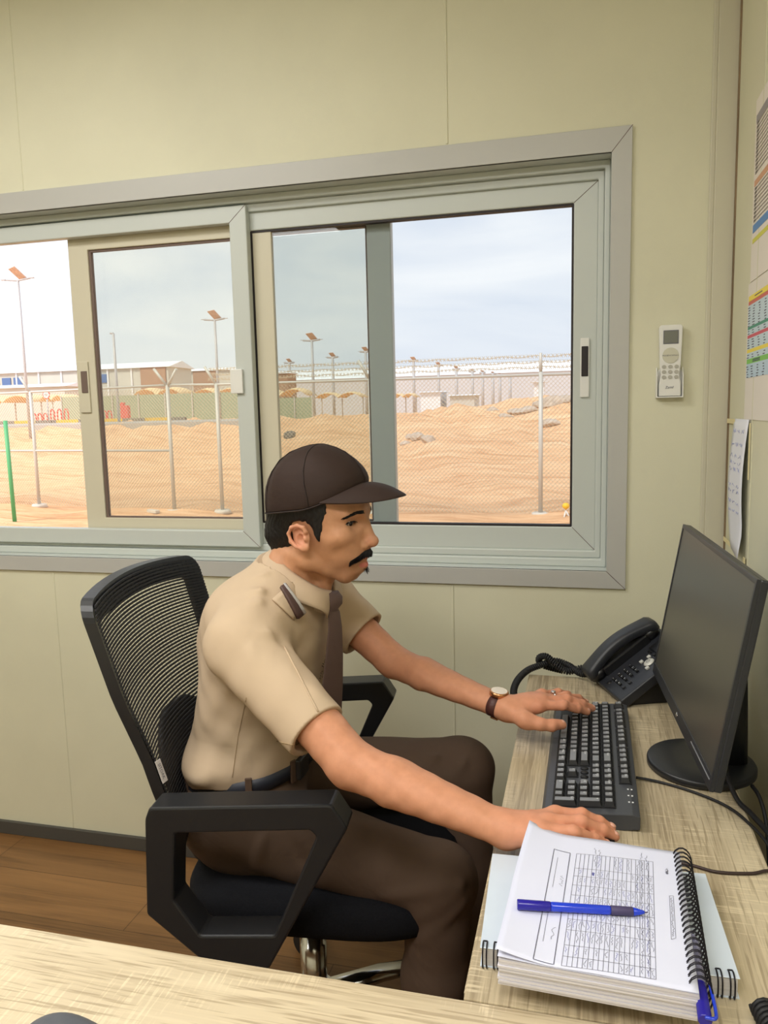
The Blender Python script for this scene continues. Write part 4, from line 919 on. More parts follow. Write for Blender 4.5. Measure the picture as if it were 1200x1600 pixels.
obj('printed_lines', bm, mat('grey_print', srgb(168, 162, 156), .8), pu, world=True)
nt_ = thing('paper_note', 'narrow white handwritten note taped below the charts on the right wall', 'note', (XR, 1.9, 1.04))
bm = nbm(); n_ = 12
add_loft(bm, [[(XR-.004-.010*sin(pi*k/n_)-.014*(k/n_ < .2)*(1-i/6)*(.2-k/n_)*5, 1.80+.165*i/6, 1.045+.302*k/n_) for i in range(7)] for k in range(n_+1)], closed=False); o = obj('sheet', bm, MT['sheetw'], nt_, world=True); s_ = o.modifiers.new('thick', 'SOLIDIFY'); s_.thickness = .0004
MT['tape'] = mat('masking_tape', srgb(226, 214, 168), .6)
for y0, y1, z0, z1 in ((1.955, 2.055, 1.335, 1.346), (1.955, 2.055, 1.045, 1.056), (1.782, 1.792, 1.22, 1.34), (1.79, 1.81, 1.03, 1.05)): bm = nbm(); add_box(bm, (XR-.0045, (y0+y1)/2, (z0+z1)/2), (.0015, y1-y0, z1-z0), bev=.0006); obj('tape', bm, MT['tape'], nt_, world=True)
bm = nbm(); rt = random.Random(8)
for z in (1.32, 1.29, 1.265, 1.25, 1.235, 1.2, 1.185, 1.16, 1.14):
    for k in range(3):
        y = 1.95-.045*k; xs = XR-.0048-.010*sin(pi*(z-1.045)/.302); pts = [(xs, y-.004*i, z+rt.uniform(-.005, .005)) for i in range(8)]; add_tube(bm, pts, .0006, 3)
obj('handwriting', bm, mat('faint_blue_ink', srgb(168, 172, 200), .8), nt_, world=True)
# ================================================================== office chair
ch = thing('office_chair', 'black mesh back office chair the person in brown cap sits on', 'chair', (-.56, 1.47, 0), radians(6))
ZS, XS = [.56, .68, .75, .87, 1.047, 1.08], [-.18, -.213, -.232, -.280, -.330, -.338]
xs_ = lambda z: float(np.interp(z, ZS, XS))
hwz = lambda z: float(np.interp(z, [.56, .7, 1.05], [.222, .238, .25]))
def bp(u, z, off=0.0): return Vector((xs_(z)-.034*(1-u*u)+off, u*hwz(z), z))
ZT, ZB = 1.05, .585
def topz(u): return ZT+.016*(1-u*u)
per_o, per_i = [], []
def corner(u, z, su, sz, r, k, n=5):
    return [(u-su*r/.24*(1-cos(pi/2*i/n)), z-sz*r*(1-sin(pi/2*i/n))) for i in range(n+1)] if k else [(u-su*r/.24*(1-sin(pi/2*i/n)), z-sz*r*(1-cos(pi/2*i/n))) for i in range(n+1)]
def perim(ul, zt, zb, r):
    P = []
    P += [(ul, zb+(zt-r-zb)*i/16) for i in range(16)]
    P += corner(ul, zt, 1, 1, r, True)
    P += [(ul-r/.24-(2*ul-2*r/.24)*i/14, zt) for i in range(1, 14)]
    P += [(-a, b) for a, b in corner(ul, zt, 1, 1, r, True)[::-1]]
    P += [(-ul, zb+(zt-r-zb)*(1-i/16)) for i in range(1, 17)]
    P += [(-ul+2*ul*i/10, zb) for i in range(1, 10)]
    return P
Po, Pi = perim(1.0, ZT, ZB, .035), perim(.83, ZT-.05, ZB+.03, .012)
arch = lambda u, z: z+.016*(1-u*u)*max(0, (z-ZB)/(ZT-ZB))
rings = [[bp(u, arch(u, z), o) for u, z in P] for P, o in ((Po, .008), (Pi, -.001), (Pi, -.012), (Po, -.016), (Po, .008))]
bm = nbm(); add_loft(bm, rings, smooth=False); obj('back_frame', bm, MT['black'], ch, recalc=True)
bm = nbm(); NS = 66
for i in range(NS):
    z = ZB+.012+(ZT-.010-ZB-.012)*i/(NS-1); um = .985 if z < ZT-.035 else .985-((z-ZT+.035)/.035)**2*.12
    R_ = []
    for k in range(21):
        u = -um+2*um*k/20; zz_ = arch(u, z); p = bp(u, zz_, .0105); h_ = .00205
        R_.append([p+Vector((.0012, 0, h_)), p+Vector((.0012, 0, -h_)), p+Vector((-.0012, 0, -h_)), p+Vector((-.0012, 0, h_))])
    add_loft(bm, R_, cap0=True, cap1=True, smooth=False)
for k in range(29):
    u = -.96+1.92*k/28; add_tube(bm, [bp(u, arch(u, ZB+.02+(ZT-.03-ZB)*i/14), .0098) for i in range(15)], .00045, 3)
obj('mesh_panel', bm, MT['mesh'], ch)
bm = nbm(); G_ = []
for i in range(13):
    z = .60+.17*i/12; w = .62*sqrt(max(.02, 1-((z-.655)/.125)**2)) if z > .655 else .62
    G_.append([bp(w*(-1+2*k/16), z, -.013-.012*(1-(2*k/16-1)**2)) for k in range(17)])
add_loft(bm, G_, closed=False); o = obj('lumbar_support', bm, MT['black_soft'], ch); m_ = o.modifiers.new('thick', 'SOLIDIFY'); m_.thickness = .014; m_.offset = 0
bm = nbm(); add_tube(bm, spline([(-.215, 0, .66), (-.255, 0, .56), (-.235, 0, .45), (-.13, 0, .41), (.0, 0, .405)], 6), .018, 10, flat=(2.6, 1)); obj('back_bracket', bm, MT['black_soft'], ch)
# brand tag on the near edge
z0 = .735; a = bp(-.985, z0, .016); bx = (bp(-.985, z0-.02)-bp(-.985, z0+.02)).normalized(); by = Vector((.35, .93, 0)); by = (by-bx*by.dot(bx)).normalized()
Rt = Matrix((bx, by, bx.cross(by))).transposed()
bm = nbm(); add_box(bm, a, (.044, .013, .0016), rot=Rt, bev=.0004); tg = obj('maker_tag', bm, mat('tag_white', srgb(216, 210, 210), .6), ch)
bm = nbm(); add_text(bm, 'SITOAK', .0088, a+bx.cross(by)*.0011, bx, by); obj('tag_lettering', bm, MT['ink'], tg)
# seat
bm = nbm(); R_ = []
for s, z in ((.90, .425), (.985, .432), (1.0, .45), (1.0, .472), (.97, .487), (.90, .494), (.6, .497), (.2, .495)):
    ring = []
    for i in range(64):
        a = 2*pi*i/64; e = 4.0; x = abs(cos(a))**(2/e)*(1 if cos(a) >= 0 else -1); y = abs(sin(a))**(2/e)*(1 if sin(a) >= 0 else -1)
        px_ = .05+x*.265*s; ring.append((px_, y*.252*s, z-.018*max(0, (px_-.2)/.1)**2*(1 if z > .46 else .2)))
    R_.append(ring)
add_loft(bm, R_, cap0=True, cap1=True); obj('seat', bm, MT['blackfab'], ch)
bm = nbm(); add_box(bm, (.03, 0, .412), (.36, .36, .028), bev=.008); add_box(bm, (.0, 0, .385), (.2, .16, .05), bev=.01); obj('seat_pan', bm, MT['black_soft'], ch)
# armrests
oa = [(-.197, .712), (.126, .735), (.152, .694), (.004, .424), (-.112, .428), (-.214, .512), (-.206, .69)]
ia = [(-.152, .668), (.088, .687), (.098, .676), (.018, .49), (-.117, .479), (-.162, .542), (-.158, .60)]
for s in (-1, 1):
    y0 = s*.298; bm = nbm()
    add_loop_frame(bm, [(x, y0-.029, z) for x, z in oa], [(x, y0-.029, z) for x, z in ia], (0, .058, 0), bev=.004)
    ar = obj('armrest', bm, MT['black'], ch)
    bm = nbm(); add_box(bm, (-.05, s*.235, .425), (.075, .15, .018), bev=.004); obj('arm_bracket', bm, MT['black_soft'], ar)
# base
bm = nbm(); add_tube(bm, [(0, 0, .08), (0, 0, .24), (0, 0, .241), (0, 0, .385)], [.028, .028, .0235, .0235], 24); obj('gas_cylinder', bm, MT['chrome'], ch)
bm = nbm(); add_tube(bm, [(0, 0, .072), (0, 0, .135)], [.05, .042], 24)
for k in range(5):
    a = radians(36+72*k); d_ = Vector((cos(a), sin(a), 0))
    add_tube(bm, [d_*.03+Vector((0, 0, .115)), d_*.16+Vector((0, 0, .105)), d_*.31+Vector((0, 0, .078))], [.024, .021, .016], 12, flat=(1.15, .8))
obj('star_base', bm, MT['chrome'], ch)
for k in range(5):
    a = radians(36+72*k); d_ = Vector((cos(a), sin(a), 0)); c_ = d_*.305; n_ = Vector((-sin(a+.6), cos(a+.6), 0)); bm = nbm()
    for s in (-1, 1): add_tube(bm, [c_+n_*s*.006+Vector((0, 0, .0265)), c_+n_*s*.024+Vector((0, 0, .0265))], .0265, 18)
    add_tube(bm, [c_+Vector((0, 0, .03)), c_+Vector((0, 0, .07))], .008, 8); obj('caster', bm, MT['black_soft'], ch)
# ================================================================== implicit surfaces for the figure
def capsule(a, b, r0, r1):
    a, b = np.array(a, float), np.array(b, float); ab = b-a; L2 = (ab**2).sum()
    def f(P):
        t = np.clip((P-a) @ ab/L2, 0, 1); return np.sqrt((((P-a)-t[:, None]*ab)**2).sum(1))-(r0+t*(r1-r0))
    return f
def oval_capsule(a, b, r0, r1, side, k):
    """capsule whose section is k times as wide along `side`."""
    a, b, s = np.array(a, float), np.array(b, float), np.array(side, float); ab = b-a; L2 = (ab**2).sum(); s = s-ab*(s @ ab)/L2; s /= np.sqrt((s**2).sum())
    def f(P):
        t = np.clip((P-a) @ ab/L2, 0, 1); D = (P-a)-t[:, None]*ab; w = D @ s; D = D-w[:, None]*s*(1-1/k)
        return np.sqrt((D**2).sum(1))-(r0+t*(r1-r0))
    return f
def ellipsoid(c, r, R=None):
    c, r = np.array(c, float), np.array(r, float)
    def f(P):
        Q = P-c
        if R is not None: Q = Q @ R
        k0 = np.sqrt(((Q/r)**2).sum(1)); k1 = np.sqrt(((Q/r**2)**2).sum(1))+1e-9; return k0*(k0-1)/k1
    return f
def rbox(c, s, rad, R=None):
    c, s = np.array(c, float), np.array(s, float)/2-rad
    def f(P):
        Q = P-c
        if R is not None: Q = Q @ R
        q = np.abs(Q)-s; return np.sqrt((np.maximum(q, 0)**2).sum(1))+np.minimum(q.max(1), 0)-rad
    return f
def plane(p, n):
    p, n = np.array(p, float), np.array(n, float); n = n/np.sqrt((n**2).sum())
    return lambda P: (P-p) @ n
def smin(a, b, k):
    if k <= 0: return np.minimum(a, b)
    h = np.maximum(k-np.abs(a-b), 0)/k; return np.minimum(a, b)-h*h*k*.25
def smax(a, b, k): return -smin(-a, -b, k)
class Solid:
    def __init__(s): s.p = []
    def add(s, f, k=.01): s.p.append((0, f, k)); return s
    def sub(s, f, k=.004): s.p.append((1, f, k)); return s
    def cut(s, f, k=0.0): s.p.append((2, f, k)); return s      # intersect
    def warp(s, f): s.p.append((3, f, 0)); return s            # adds f(P) to the distance
    def ev(s, P, sel=None):
        d = np.full(len(P), 9.0)
        for i, (op, f, k) in enumerate(s.p):
            if sel is not None and not sel[i]: continue
            if op == 0: d = smin(d, f(P), k)
            elif op == 1: d = smax(d, -f(P), k)
            elif op == 2: d = smax(d, f(P), k)
            else: d = d+f(P)
        return d
def polygonise(sol, lo, hi, h, N=12):
    """surface nets over the blocks that the surface passes."""
    lo, hi = np.array(lo, float), np.array(hi, float); nb = np.ceil((hi-lo)/(h*N)).astype(int)
    ii = np.stack(np.meshgrid(*[np.arange(n) for n in nb], indexing='ij'), -1).reshape(-1, 3)
    cen = lo+(ii+.5)*h*N; r = N*h*.87; sel = np.ones((len(sol.p), len(cen)), bool)
    for i, (op, f, k) in enumerate(sol.p):
        if op in (0, 1): sel[i] = np.concatenate([f(c) for c in np.array_split(cen, max(1, len(cen)//20000))]) < r*2.2+k+.02
    anyu = np.zeros(len(cen), bool)
    for i, (op, f, k) in enumerate(sol.p):
        if op == 0: anyu |= sel[i]
    cand = np.where(anyu)[0]
    dc = np.concatenate([sol.ev(c) for c in np.array_split(cen[cand], max(1, len(cand)//20000))]); cand = cand[np.abs(dc) < r*2.2+.02]
    g = np.arange(N+1); GX = np.stack(np.meshgrid(g, g, g, indexing='ij'), -1).reshape(-1, 3)
    CK, CV, EQ = [], [], []; S = 1 << 20
    key = lambda a: (a[..., 0].astype(np.int64)*S+a[..., 1])*S+a[..., 2]
    eo = [((0, 0, 0), (1, 0, 0)), ((0, 1, 0), (1, 1, 0)), ((0, 0, 1), (1, 0, 1)), ((0, 1, 1), (1, 1, 1)), ((0, 0, 0), (0, 1, 0)), ((1, 0, 0), (1, 1, 0)), ((0, 0, 1), (0, 1, 1)), ((1, 0, 1), (1, 1, 1)), ((0, 0, 0), (0, 0, 1)), ((1, 0, 0), (1, 0, 1)), ((0, 1, 0), (0, 1, 1)), ((1, 1, 0), (1, 1, 1))]
    for b in cand:
        base = ii[b]*N+4; P = lo+(base-4+GX)*h; D = sol.ev(P, sel[:, b])
        if D.min() > 0 or D.max() < 0: continue
        D = D.reshape(N+1, N+1, N+1); sg = D < 0
        c8 = sum(sg[x:N+x, y:N+y, z:N+z].astype(int) for x in (0, 1) for y in (0, 1) for z in (0, 1))
        act = np.argwhere((c8 > 0) & (c8 < 8))
        if len(act):
            acc = np.zeros((len(act), 3)); cnt = np.zeros(len(act))
            for a, c in eo:
                ia, ic = act+np.array(a), act+np.array(c); da, dc_ = D[tuple(ia.T)], D[tuple(ic.T)]; m = (da < 0) != (dc_ < 0)
                t = np.where(m, da/(da-dc_+1e-12), 0); acc += np.where(m[:, None], ia+(ic-ia)*t[:, None], 0); cnt += m
            CV.append(lo+(base-4+acc/cnt[:, None])*h); CK.append(key(act+base))
        for ax in range(3):
            e = np.eye(3, dtype=int)[ax]; s0 = sg[:N, :N, :N]; s1 = sg[e[0]:N+e[0], e[1]:N+e[1], e[2]:N+e[2]]; pe = np.argwhere(s0 != s1)
            if not len(pe): continue
            flip = s0[tuple(pe.T)]; u, v = np.eye(3, dtype=int)[(ax+1) % 3], np.eye(3, dtype=int)[(ax+2) % 3]
            q = np.stack([key(pe+base-u-v), key(pe+base-v), key(pe+base), key(pe+base-u)], 1); q[~flip] = q[~flip][:, ::-1]; EQ.append(q)
    CK, CV, EQ = np.concatenate(CK), np.concatenate(CV), np.concatenate(EQ); o = np.argsort(CK); CK, CV = CK[o], CV[o]
    ix = np.clip(np.searchsorted(CK, EQ), 0, len(CK)-1); ok = (CK[ix] == EQ).all(1); return CV, ix[ok]
def mesh_obj(name, V, F, m, parent=None, smooth_it=2, lam=.45):
    # a few Laplacian passes take the grid off the surface
    if smooth_it:
        E = np.concatenate([F[:, [0, 1]], F[:, [1, 2]], F[:, [2, 3]], F[:, [3, 0]]]); n = len(V); deg = np.bincount(E.ravel(), minlength=n).astype(float)[:, None]
        for it in range(smooth_it*2):
            A = np.zeros_like(V)
            for c in range(3): A[:, c] = np.bincount(E[:, 0], V[E[:, 1], c], n)+np.bincount(E[:, 1], V[E[:, 0], c], n)
            V = V+(A/np.maximum(deg, 1)-V)*(lam if it % 2 == 0 else -lam*1.03)
    me = bpy.data.meshes.new(name); off = np.array(_abs(parent)) if parent is not None else np.zeros(3); W = V-off
    me.vertices.add(len(W)); me.vertices.foreach_set('co', W.astype(np.float32).ravel()); me.loops.add(len(F)*4); me.loops.foreach_set('vertex_index', F.astype(np.int32).ravel())
    me.polygons.add(len(F)); me.polygons.foreach_set('loop_start', np.arange(0, len(F)*4, 4, dtype=np.int32)); me.polygons.foreach_set('loop_total', np.full(len(F), 4, np.int32))
    me.polygons.foreach_set('use_smooth', np.ones(len(F), bool)); me.update(calc_edges=True); me.validate()
    for x in (m if isinstance(m, (list, tuple)) else [m]): me.materials.append(x)
    o = bpy.data.objects.new(name, me); COL.objects.link(o); o.parent = parent; return o, V
def project(sol, p, d=None, far=.5):
    """march from p along the camera ray (or d) to the solid's surface; returns the point and the normal."""
    p = np.array(p, float); d = np.array(d, float); d = d/np.sqrt((d**2).sum()); t = 0.0
    for _ in range(200):
        s = sol.ev((p+d*t)[None])[0]
        if s < .0003 or t > far: break
        t += max(s*.7, .0002)
    q = p+d*t; e = .002; g = np.array([sol.ev((q+e*x)[None])[0]-sol.ev((q-e*x)[None])[0] for x in np.eye(3)]); return q, g/np.sqrt((g**2).sum()+1e-12)
def project_many(sol, P, D, far=.3):
    P = np.array(P, float); D = np.array(D, float); D /= np.sqrt((D**2).sum(1))[:, None]; t = np.zeros(len(P))
    for _ in range(60):
        s = sol.ev(P+D*t[:, None]); t = np.where(s > .0003, t+np.maximum(s*.75, .0002), t); t = np.minimum(t, far)
    Q = P+D*t[:, None]; e = .002; g = np.stack([sol.ev(Q+e*x)-sol.ev(Q-e*x) for x in np.eye(3)], 1); return Q, g/np.sqrt((g**2).sum(1)+1e-12)[:, None]
def pix_on(sol, px, py, start=.8):
    d = np.array(ray(px, py)); return project(sol, np.array([0, 0, H])+d*start, d, 1.6)
# ================================================================== the person
HO = np.array([-.510, 1.42, 1.157]); hyaw = radians(-7)
HR = np.array([[cos(hyaw), -sin(hyaw), 0], [sin(hyaw), cos(hyaw), 0], [0, 0, 1]])   # local -> world
hw_ = lambda p: HR @ np.array(p, float)+HO
def headf(f): return lambda P: f((P-HO) @ HR)
def S_(f, l, *a): return headf(f)
# ---- torso table (z: back x, front x, half width), shared by body, shirt, belt and trousers
TZ = np.array([.50, .56, .60, .64, .70, .77, .85, .93, .98, 1.02, 1.05, 1.08, 1.105, 1.13])
TB = np.array([-.775, -.79, -.798, -.800, -.792, -.775, -.752, -.727, -.706, -.685, -.664, -.640, -.618, -.60])
TF = np.array([-.575, -.565, -.555, -.548, -.540, -.532, -.520, -.506, -.500, -.500, -.507, -.516, -.525, -.53])
TW = np.array([.165, .168, .166, .165, .163, .163, .168, .176, .178, .165, .135, .100, .072, .05])
zs = np.linspace(.50, 1.13, 127)
def _sm(a):
    y = np.interp(zs, TZ, a)
    for _ in range(6): y[1:-1] = (y[:-2]+2*y[1:-1]+y[2:])/4
    return y
TBs, TFs, TWs = _sm(TB), _sm(TF), _sm(TW)
TY = lambda z: 1.448+np.clip((z-.95)*-.10, -.02, .02)
def torso(off, pw=2.35):
    def f(P):
        z = P[:, 2]; zc = np.clip(z, .50, 1.13); xb, xf, w = np.interp(zc, zs, TBs), np.interp(zc, zs, TFs), np.interp(zc, zs, TWs)
        a, b = (xf-xb)/2+off, w+off; q = (np.abs((P[:, 0]-(xb+xf)/2)/a)**pw+np.abs((P[:, 1]-TY(zc))/b)**pw)**(1/pw)
        d = (q-1)*np.minimum(a, b)*.9; return np.maximum(d, np.maximum(z-1.13, .50-z))
    return f
SHR, ELR, WRR = np.array([-.588, 1.262, .976]), np.array([-.356, 1.130, .824]), np.array([-.100, 1.042, .790])
SHL, ELL, WRL = np.array([-.575, 1.622, .985]), np.array([-.392, 1.573, .848]), np.array([-.145, 1.446, .812])
PX = lambda px, py, z: np.array(on(px, py, 2, z))
# right hand over the mouse
RHAND = dict(
    index=[PX(866, 1272, .806), PX(908, 1273, .806), PX(936, 1284, .794), PX(955, 1294, .784)],
    middle=[PX(857, 1284, .808), PX(908, 1284, .809), PX(941, 1297, .795), PX(960, 1307, .784)],
    ring=[PX(848, 1298, .804), PX(897, 1300, .806), PX(928, 1311, .792), PX(947, 1320, .782)],
    little=[PX(838, 1312, .796), PX(879, 1317, .795), PX(904, 1326, .783), PX(922, 1335, .772)],
    thumb=[np.array([-.066, 1.078, .786]), np.array([-.035, 1.107, .778]), np.array([-.008, 1.112, .770]), np.array([.014, 1.108, .766])])
def along(a, b, l): return a+(b-a)/np.sqrt(((b-a)**2).sum())*l
LW = WRL+np.array([.010, -.006, 0])
LHAND = dict(
    index=[PX(842, 1103, .820), PX(880, 1102, .820), PX(902, 1107, .808), PX(917, 1112, .797)],
    middle=[PX(845, 1096, .824), PX(886, 1093, .823), PX(910, 1100, .811), PX(925, 1107, .798)],
    ring=[PX(848, 1093, .823), PX(884, 1088, .821), PX(904, 1092, .808), PX(915, 1098, .796)],
    little=[PX(846, 1086, .822), PX(872, 1082, .820), PX(886, 1085, .806), PX(895, 1090, .796)],
    thumb=[PX(820, 1125, .806), PX(845, 1132, .801), PX(862, 1133, .799), PX(878, 1132, .797)])
def hand(s, wr, J, up, side):
    R0 = dict(index=.0092, middle=.0094, ring=.0090, little=.0080, thumb=.0108)
    palm = Solid(); fingers = []
    for n, p in J.items():
        r = R0[n]; f = Solid()
        if n == 'thumb':
            palm.add(capsule(wr+(p[0]-wr)*.35, p[0], .0165, .0150), .014); palm.add(capsule(p[0], p[1], .0145, r*1.10), .012)
            f.add(capsule(p[1], p[2], r*1.06, r*.98), 0); f.add(ellipsoid(p[2], (r*1.0,)*3), .004); f.add(oval_capsule(p[2], p[3], r*.98, r*.80, side, 1.12), .003)
        else:
            palm.add(oval_capsule(wr, p[0], .0155, .0108, side, 1.12), .016); palm.add(ellipsoid(p[0]+np.array([0, 0, .001]), (.0112, .0102, .0105)), .006)
            f.add(capsule(p[0], p[1], r*1.08, r*.96), 0); f.add(ellipsoid(p[1], (r*1.03,)*3), .004)
            f.add(capsule(p[1], p[2], r*.96, r*.88), .003); f.add(ellipsoid(p[2], (r*.92,)*3), .003); f.add(capsule(p[2], p[3], r*.88, r*.74), .003)
        fingers.append(f)
        d = p[3]-p[2]; d = d/np.sqrt((d**2).sum()); n_ = np.array(up, float); n_ = n_-d*(n_ @ d); n_ /= np.sqrt((n_**2).sum())
        NAILS.append((p[3]-d*.001, d, n_, r))
    palm.add(ellipsoid((wr+J['middle'][0])/2*.5+(wr*.3+J['ring'][0]*.7)*.5, (.026, .026, .0125)), .014)
    s.add(palm.ev, .016)
    for f in fingers: s.add(f.ev, .0042)
NAILS = []
body = Solid()
body.add(torso(-.016), 0)
body.add(capsule((-.60, 1.36, .965), SHR+np.array([0, 0, -.008]), .03, .040), .02).add(capsule((-.60, 1.53, .965), SHL+np.array([0, 0, -.008]), .03, .040), .02)
# neck
nk0, nk1 = hw_((-.026, 0, -.050)), np.array([-.556, 1.434, 1.02])
body.add(oval_capsule(nk0, nk1, .0470, .0480, (0, 1, 0), 1.0), .02)
body.add(capsule(hw_((.030, 0, -.082)), np.array([-.512, 1.432, 1.01]), .017, .022), .02)
body.add(capsule(hw_((-.012, -.050, -.045)), np.array([-.515, 1.415, 1.0]), .010, .011), .02)
# head
E_ = lambda c, r, k, R=None: body.add(headf(ellipsoid(c, r, R)), k)
C_ = lambda a, b, r0, r1, k: body.add(headf(capsule(a, b, r0, r1)), k)
E_((.010, 0, .062), (.099, .077, .090), 0)
E_((.052, 0, .012), (.062, .063, .076), .03)
E_((.048, 0, -.030), (.056, .047, .050), .03)
for s in (1, -1):
    C_((.004, s*.053, -.028), (.012, s*.0495, -.052), .011, .0105, .02)
    C_((.013, s*.0485, -.054), (.068, s*.013, -.080), .0105, .0125, .02)
    E_((.075, s*.046, -.006), (.026, .020, .016), .02)
    C_((.104, s*.012, .037), (.091, s*.046, .0365), .010, .0095, .014)
    E_((.078, s*.023, -.042), (.028, .020, .026), .02)
    body.sub(headf(ellipsoid((.1145, s*.035, .021), (.018, .020, .0125))), .010)
    # eyelids round the eyeball
    body.add(headf(ellipsoid((.0870, s*.033, .0218), (.0146, .0150, .0132))), .003)
    body.sub(headf(ellipsoid((.0990, s*.0365, .0200), (.0130, .0165, .0042))), .001)
C_((.0755, -.009, -.0800), (.0755, .009, -.0800), .0165, .0165, .02)
# nose
C_((.111, 0, .020), (.1240, 0, -.014), .0066, .0095, .010)
E_((.1265, 0, -.0190), (.0110, .0112, .0100), .006)
for s in (1, -1):
    E_((.1105, s*.0135, -.0245), (.0120, .0075, .0082), .005)
    body.sub(headf(ellipsoid((.1165, s*.0068, -.0315), (.0052, .0036, .004))), .002)
C_((.108, 0, -.020), (.107, 0, -.042), .009, .010, .012)
# mouth
for s in (1, -1):
    C_((.109, s*.003, -.0495), (.0955, s*.024, -.0545), .0052, .0024, .006)
    C_((.1075, 0, -.0625), (.0945, s*.022, -.0575), .0062, .0024, .006)
body.sub(headf(capsule((.117, -.015, -.0562), (.117, .015, -.0562), .0035, .0035)), .004)
E_((.094, 0, -.073), (.013, .020, .009), .014)
# ears
for s in (1, -1):
    ea = radians(17)*s; Re = np.array([[cos(ea), -sin(ea), 0], [sin(ea), cos(ea), 0], [0, 0, 1]]) @ np.array([[cos(-.26), 0, sin(-.26)], [0, 1, 0], [-sin(-.26), 0, cos(-.26)]])
    c = np.array([.0155, s*.0770, -.0035]); A_ = lambda p: tuple(c+Re @ np.array([p[0], p[1]*s, p[2]]))
    body.add(headf(ellipsoid(A_((0, 0, .002)), (.0215, .0055, .0225), Re)), .005)
    rim = [(.009, .002, .002), (.019, .005, .008), (.017, .007, .017), (.005, .009, .0235), (-.010, .010, .0225), (-.0215, .010, .013), (-.0205, .009, -.002), (-.012, .007, -.014), (.000, .004, -.021)]
    for p, q in zip(rim[:-1], rim[1:]): body.add(headf(capsule(A_(p), A_(q), .0036, .0036)), .003)
    body.add(headf(ellipsoid(A_((.006, .003, -.020)), (.0090, .005, .0075), Re)), .005)
    body.sub(headf(ellipsoid(A_((.002, .008, -.002)), (.0100, .0095, .0105), Re)), .0015)
    body.sub(headf(ellipsoid(A_((-.004, .0110, .0125)), (.0105, .0080, .0068), Re)), .0015)
    body.add(headf(ellipsoid(A_((.0135, .004, -.004)), (.0045, .005, .006), Re)), .003)
# arms
body.add(capsule(SHR, ELR, .046, .0385), .03)
fr = ELR+(WRR-ELR)*.30; body.add(oval_capsule(ELR, fr, .0365, .0350, (.2, .9, .2), 1.03), .012); body.add(oval_capsule(fr, WRR, .0360, .0215, (.2, .9, .1), 1.15), .010)
body.add(ellipsoid(WRR+np.array([-.012, .010, .012]), (.009, .008, .007)), .014)
body.add(capsule(SHL, ELL, .045, .035), .03)
fl = ELL+(WRL-ELL)*.30; body.add(oval_capsule(ELL, fl, .0335, .0320, (.4, .8, .2), 1.03), .012); body.add(oval_capsule(fl, WRL, .0325, .0205, (.4, .8, .1), 1.15), .010)
hand(body, WRR, RHAND, (.1, .1, 1), (.35, .93, 0)); hand(body, LW, LHAND, (0, -.1, 1), (-.2, .95, .2))
# muscle and tendon relief, in metres
body.warp(lambda P: .0006*np.sin(P[:, 0]*160+P[:, 1]*90)*np.sin(P[:, 2]*140+P[:, 1]*70))
V, F = polygonise(body, (-.84, 1.0, .50), (.12, 1.75, 1.36), .0018)
def outward(V, F):
    a, b, c = V[F[:, 0]], V[F[:, 1]], V[F[:, 2]]
    return F if (np.cross(b-a, c-a)*a).sum() > 0 else F[:, ::-1]
F = outward(V-V.mean(0), F)
MT['skin'] = bpy.data.materials.new('skin'); m = MT['skin']; m.use_nodes = True; nt_s = m.node_tree; ps = nt_s.nodes['Principled BSDF']
ps.inputs['Roughness'].default_value = .55; ps.inputs['Specular IOR Level'].default_value = .3; ps.inputs['Subsurface Weight'].default_value = .12; ps.inputs['Subsurface Radius'].default_value = (.012, .005, .003); ps.inputs['Subsurface Scale'].default_value = .6
at_ = nt_s.nodes.new('ShaderNodeAttribute'); at_.attribute_name = 'tone'; tcs = nt_s.nodes.new('ShaderNodeTexCoord'); ns1 = nt_s.nodes.new('ShaderNodeTexNoise'); ns1.inputs['Scale'].default_value = 85; ns1.inputs['Detail'].default_value = 5
mxs = nt_s.nodes.new('ShaderNodeMix'); mxs.data_type = 'RGBA'; mxs.blend_type = 'MULTIPLY'; mxs.inputs[0].default_value = 1
rps = nt_s.nodes.new('ShaderNodeValToRGB'); rps.color_ramp.elements[0].color = (.95, .94, .93, 1); rps.color_ramp.elements[1].color = (1.04, 1.04, 1.04, 1); rps.color_ramp.elements[0].position = .3; rps.color_ramp.elements[1].position = .7
nt_s.links.new(tcs.outputs['Object'], ns1.inputs['Vector']); nt_s.links.new(ns1.outputs['Fac'], rps.inputs[0]); nt_s.links.new(at_.outputs['Color'], mxs.inputs[6]); nt_s.links.new(rps.outputs[0], mxs.inputs[7]); nt_s.links.new(mxs.outputs[2], ps.inputs['Base Color'])
ns2 = nt_s.nodes.new('ShaderNodeTexNoise'); ns2.inputs['Scale'].default_value = 650; bps = nt_s.nodes.new('ShaderNodeBump'); bps.inputs['Strength'].default_value = .12; bps.inputs['Distance'].default_value = .001
nt_s.links.new(tcs.outputs['Object'], ns2.inputs['Vector']); nt_s.links.new(ns2.outputs['Fac'], bps.inputs['Height']); nt_s.links.new(bps.outputs[0], ps.inputs['Normal'])
per, V = mesh_obj('person', V, F, MT['skin'], None, 2)
tag(per, 'person in khaki uniform shirt and brown cap typing at the keyboard', 'person')
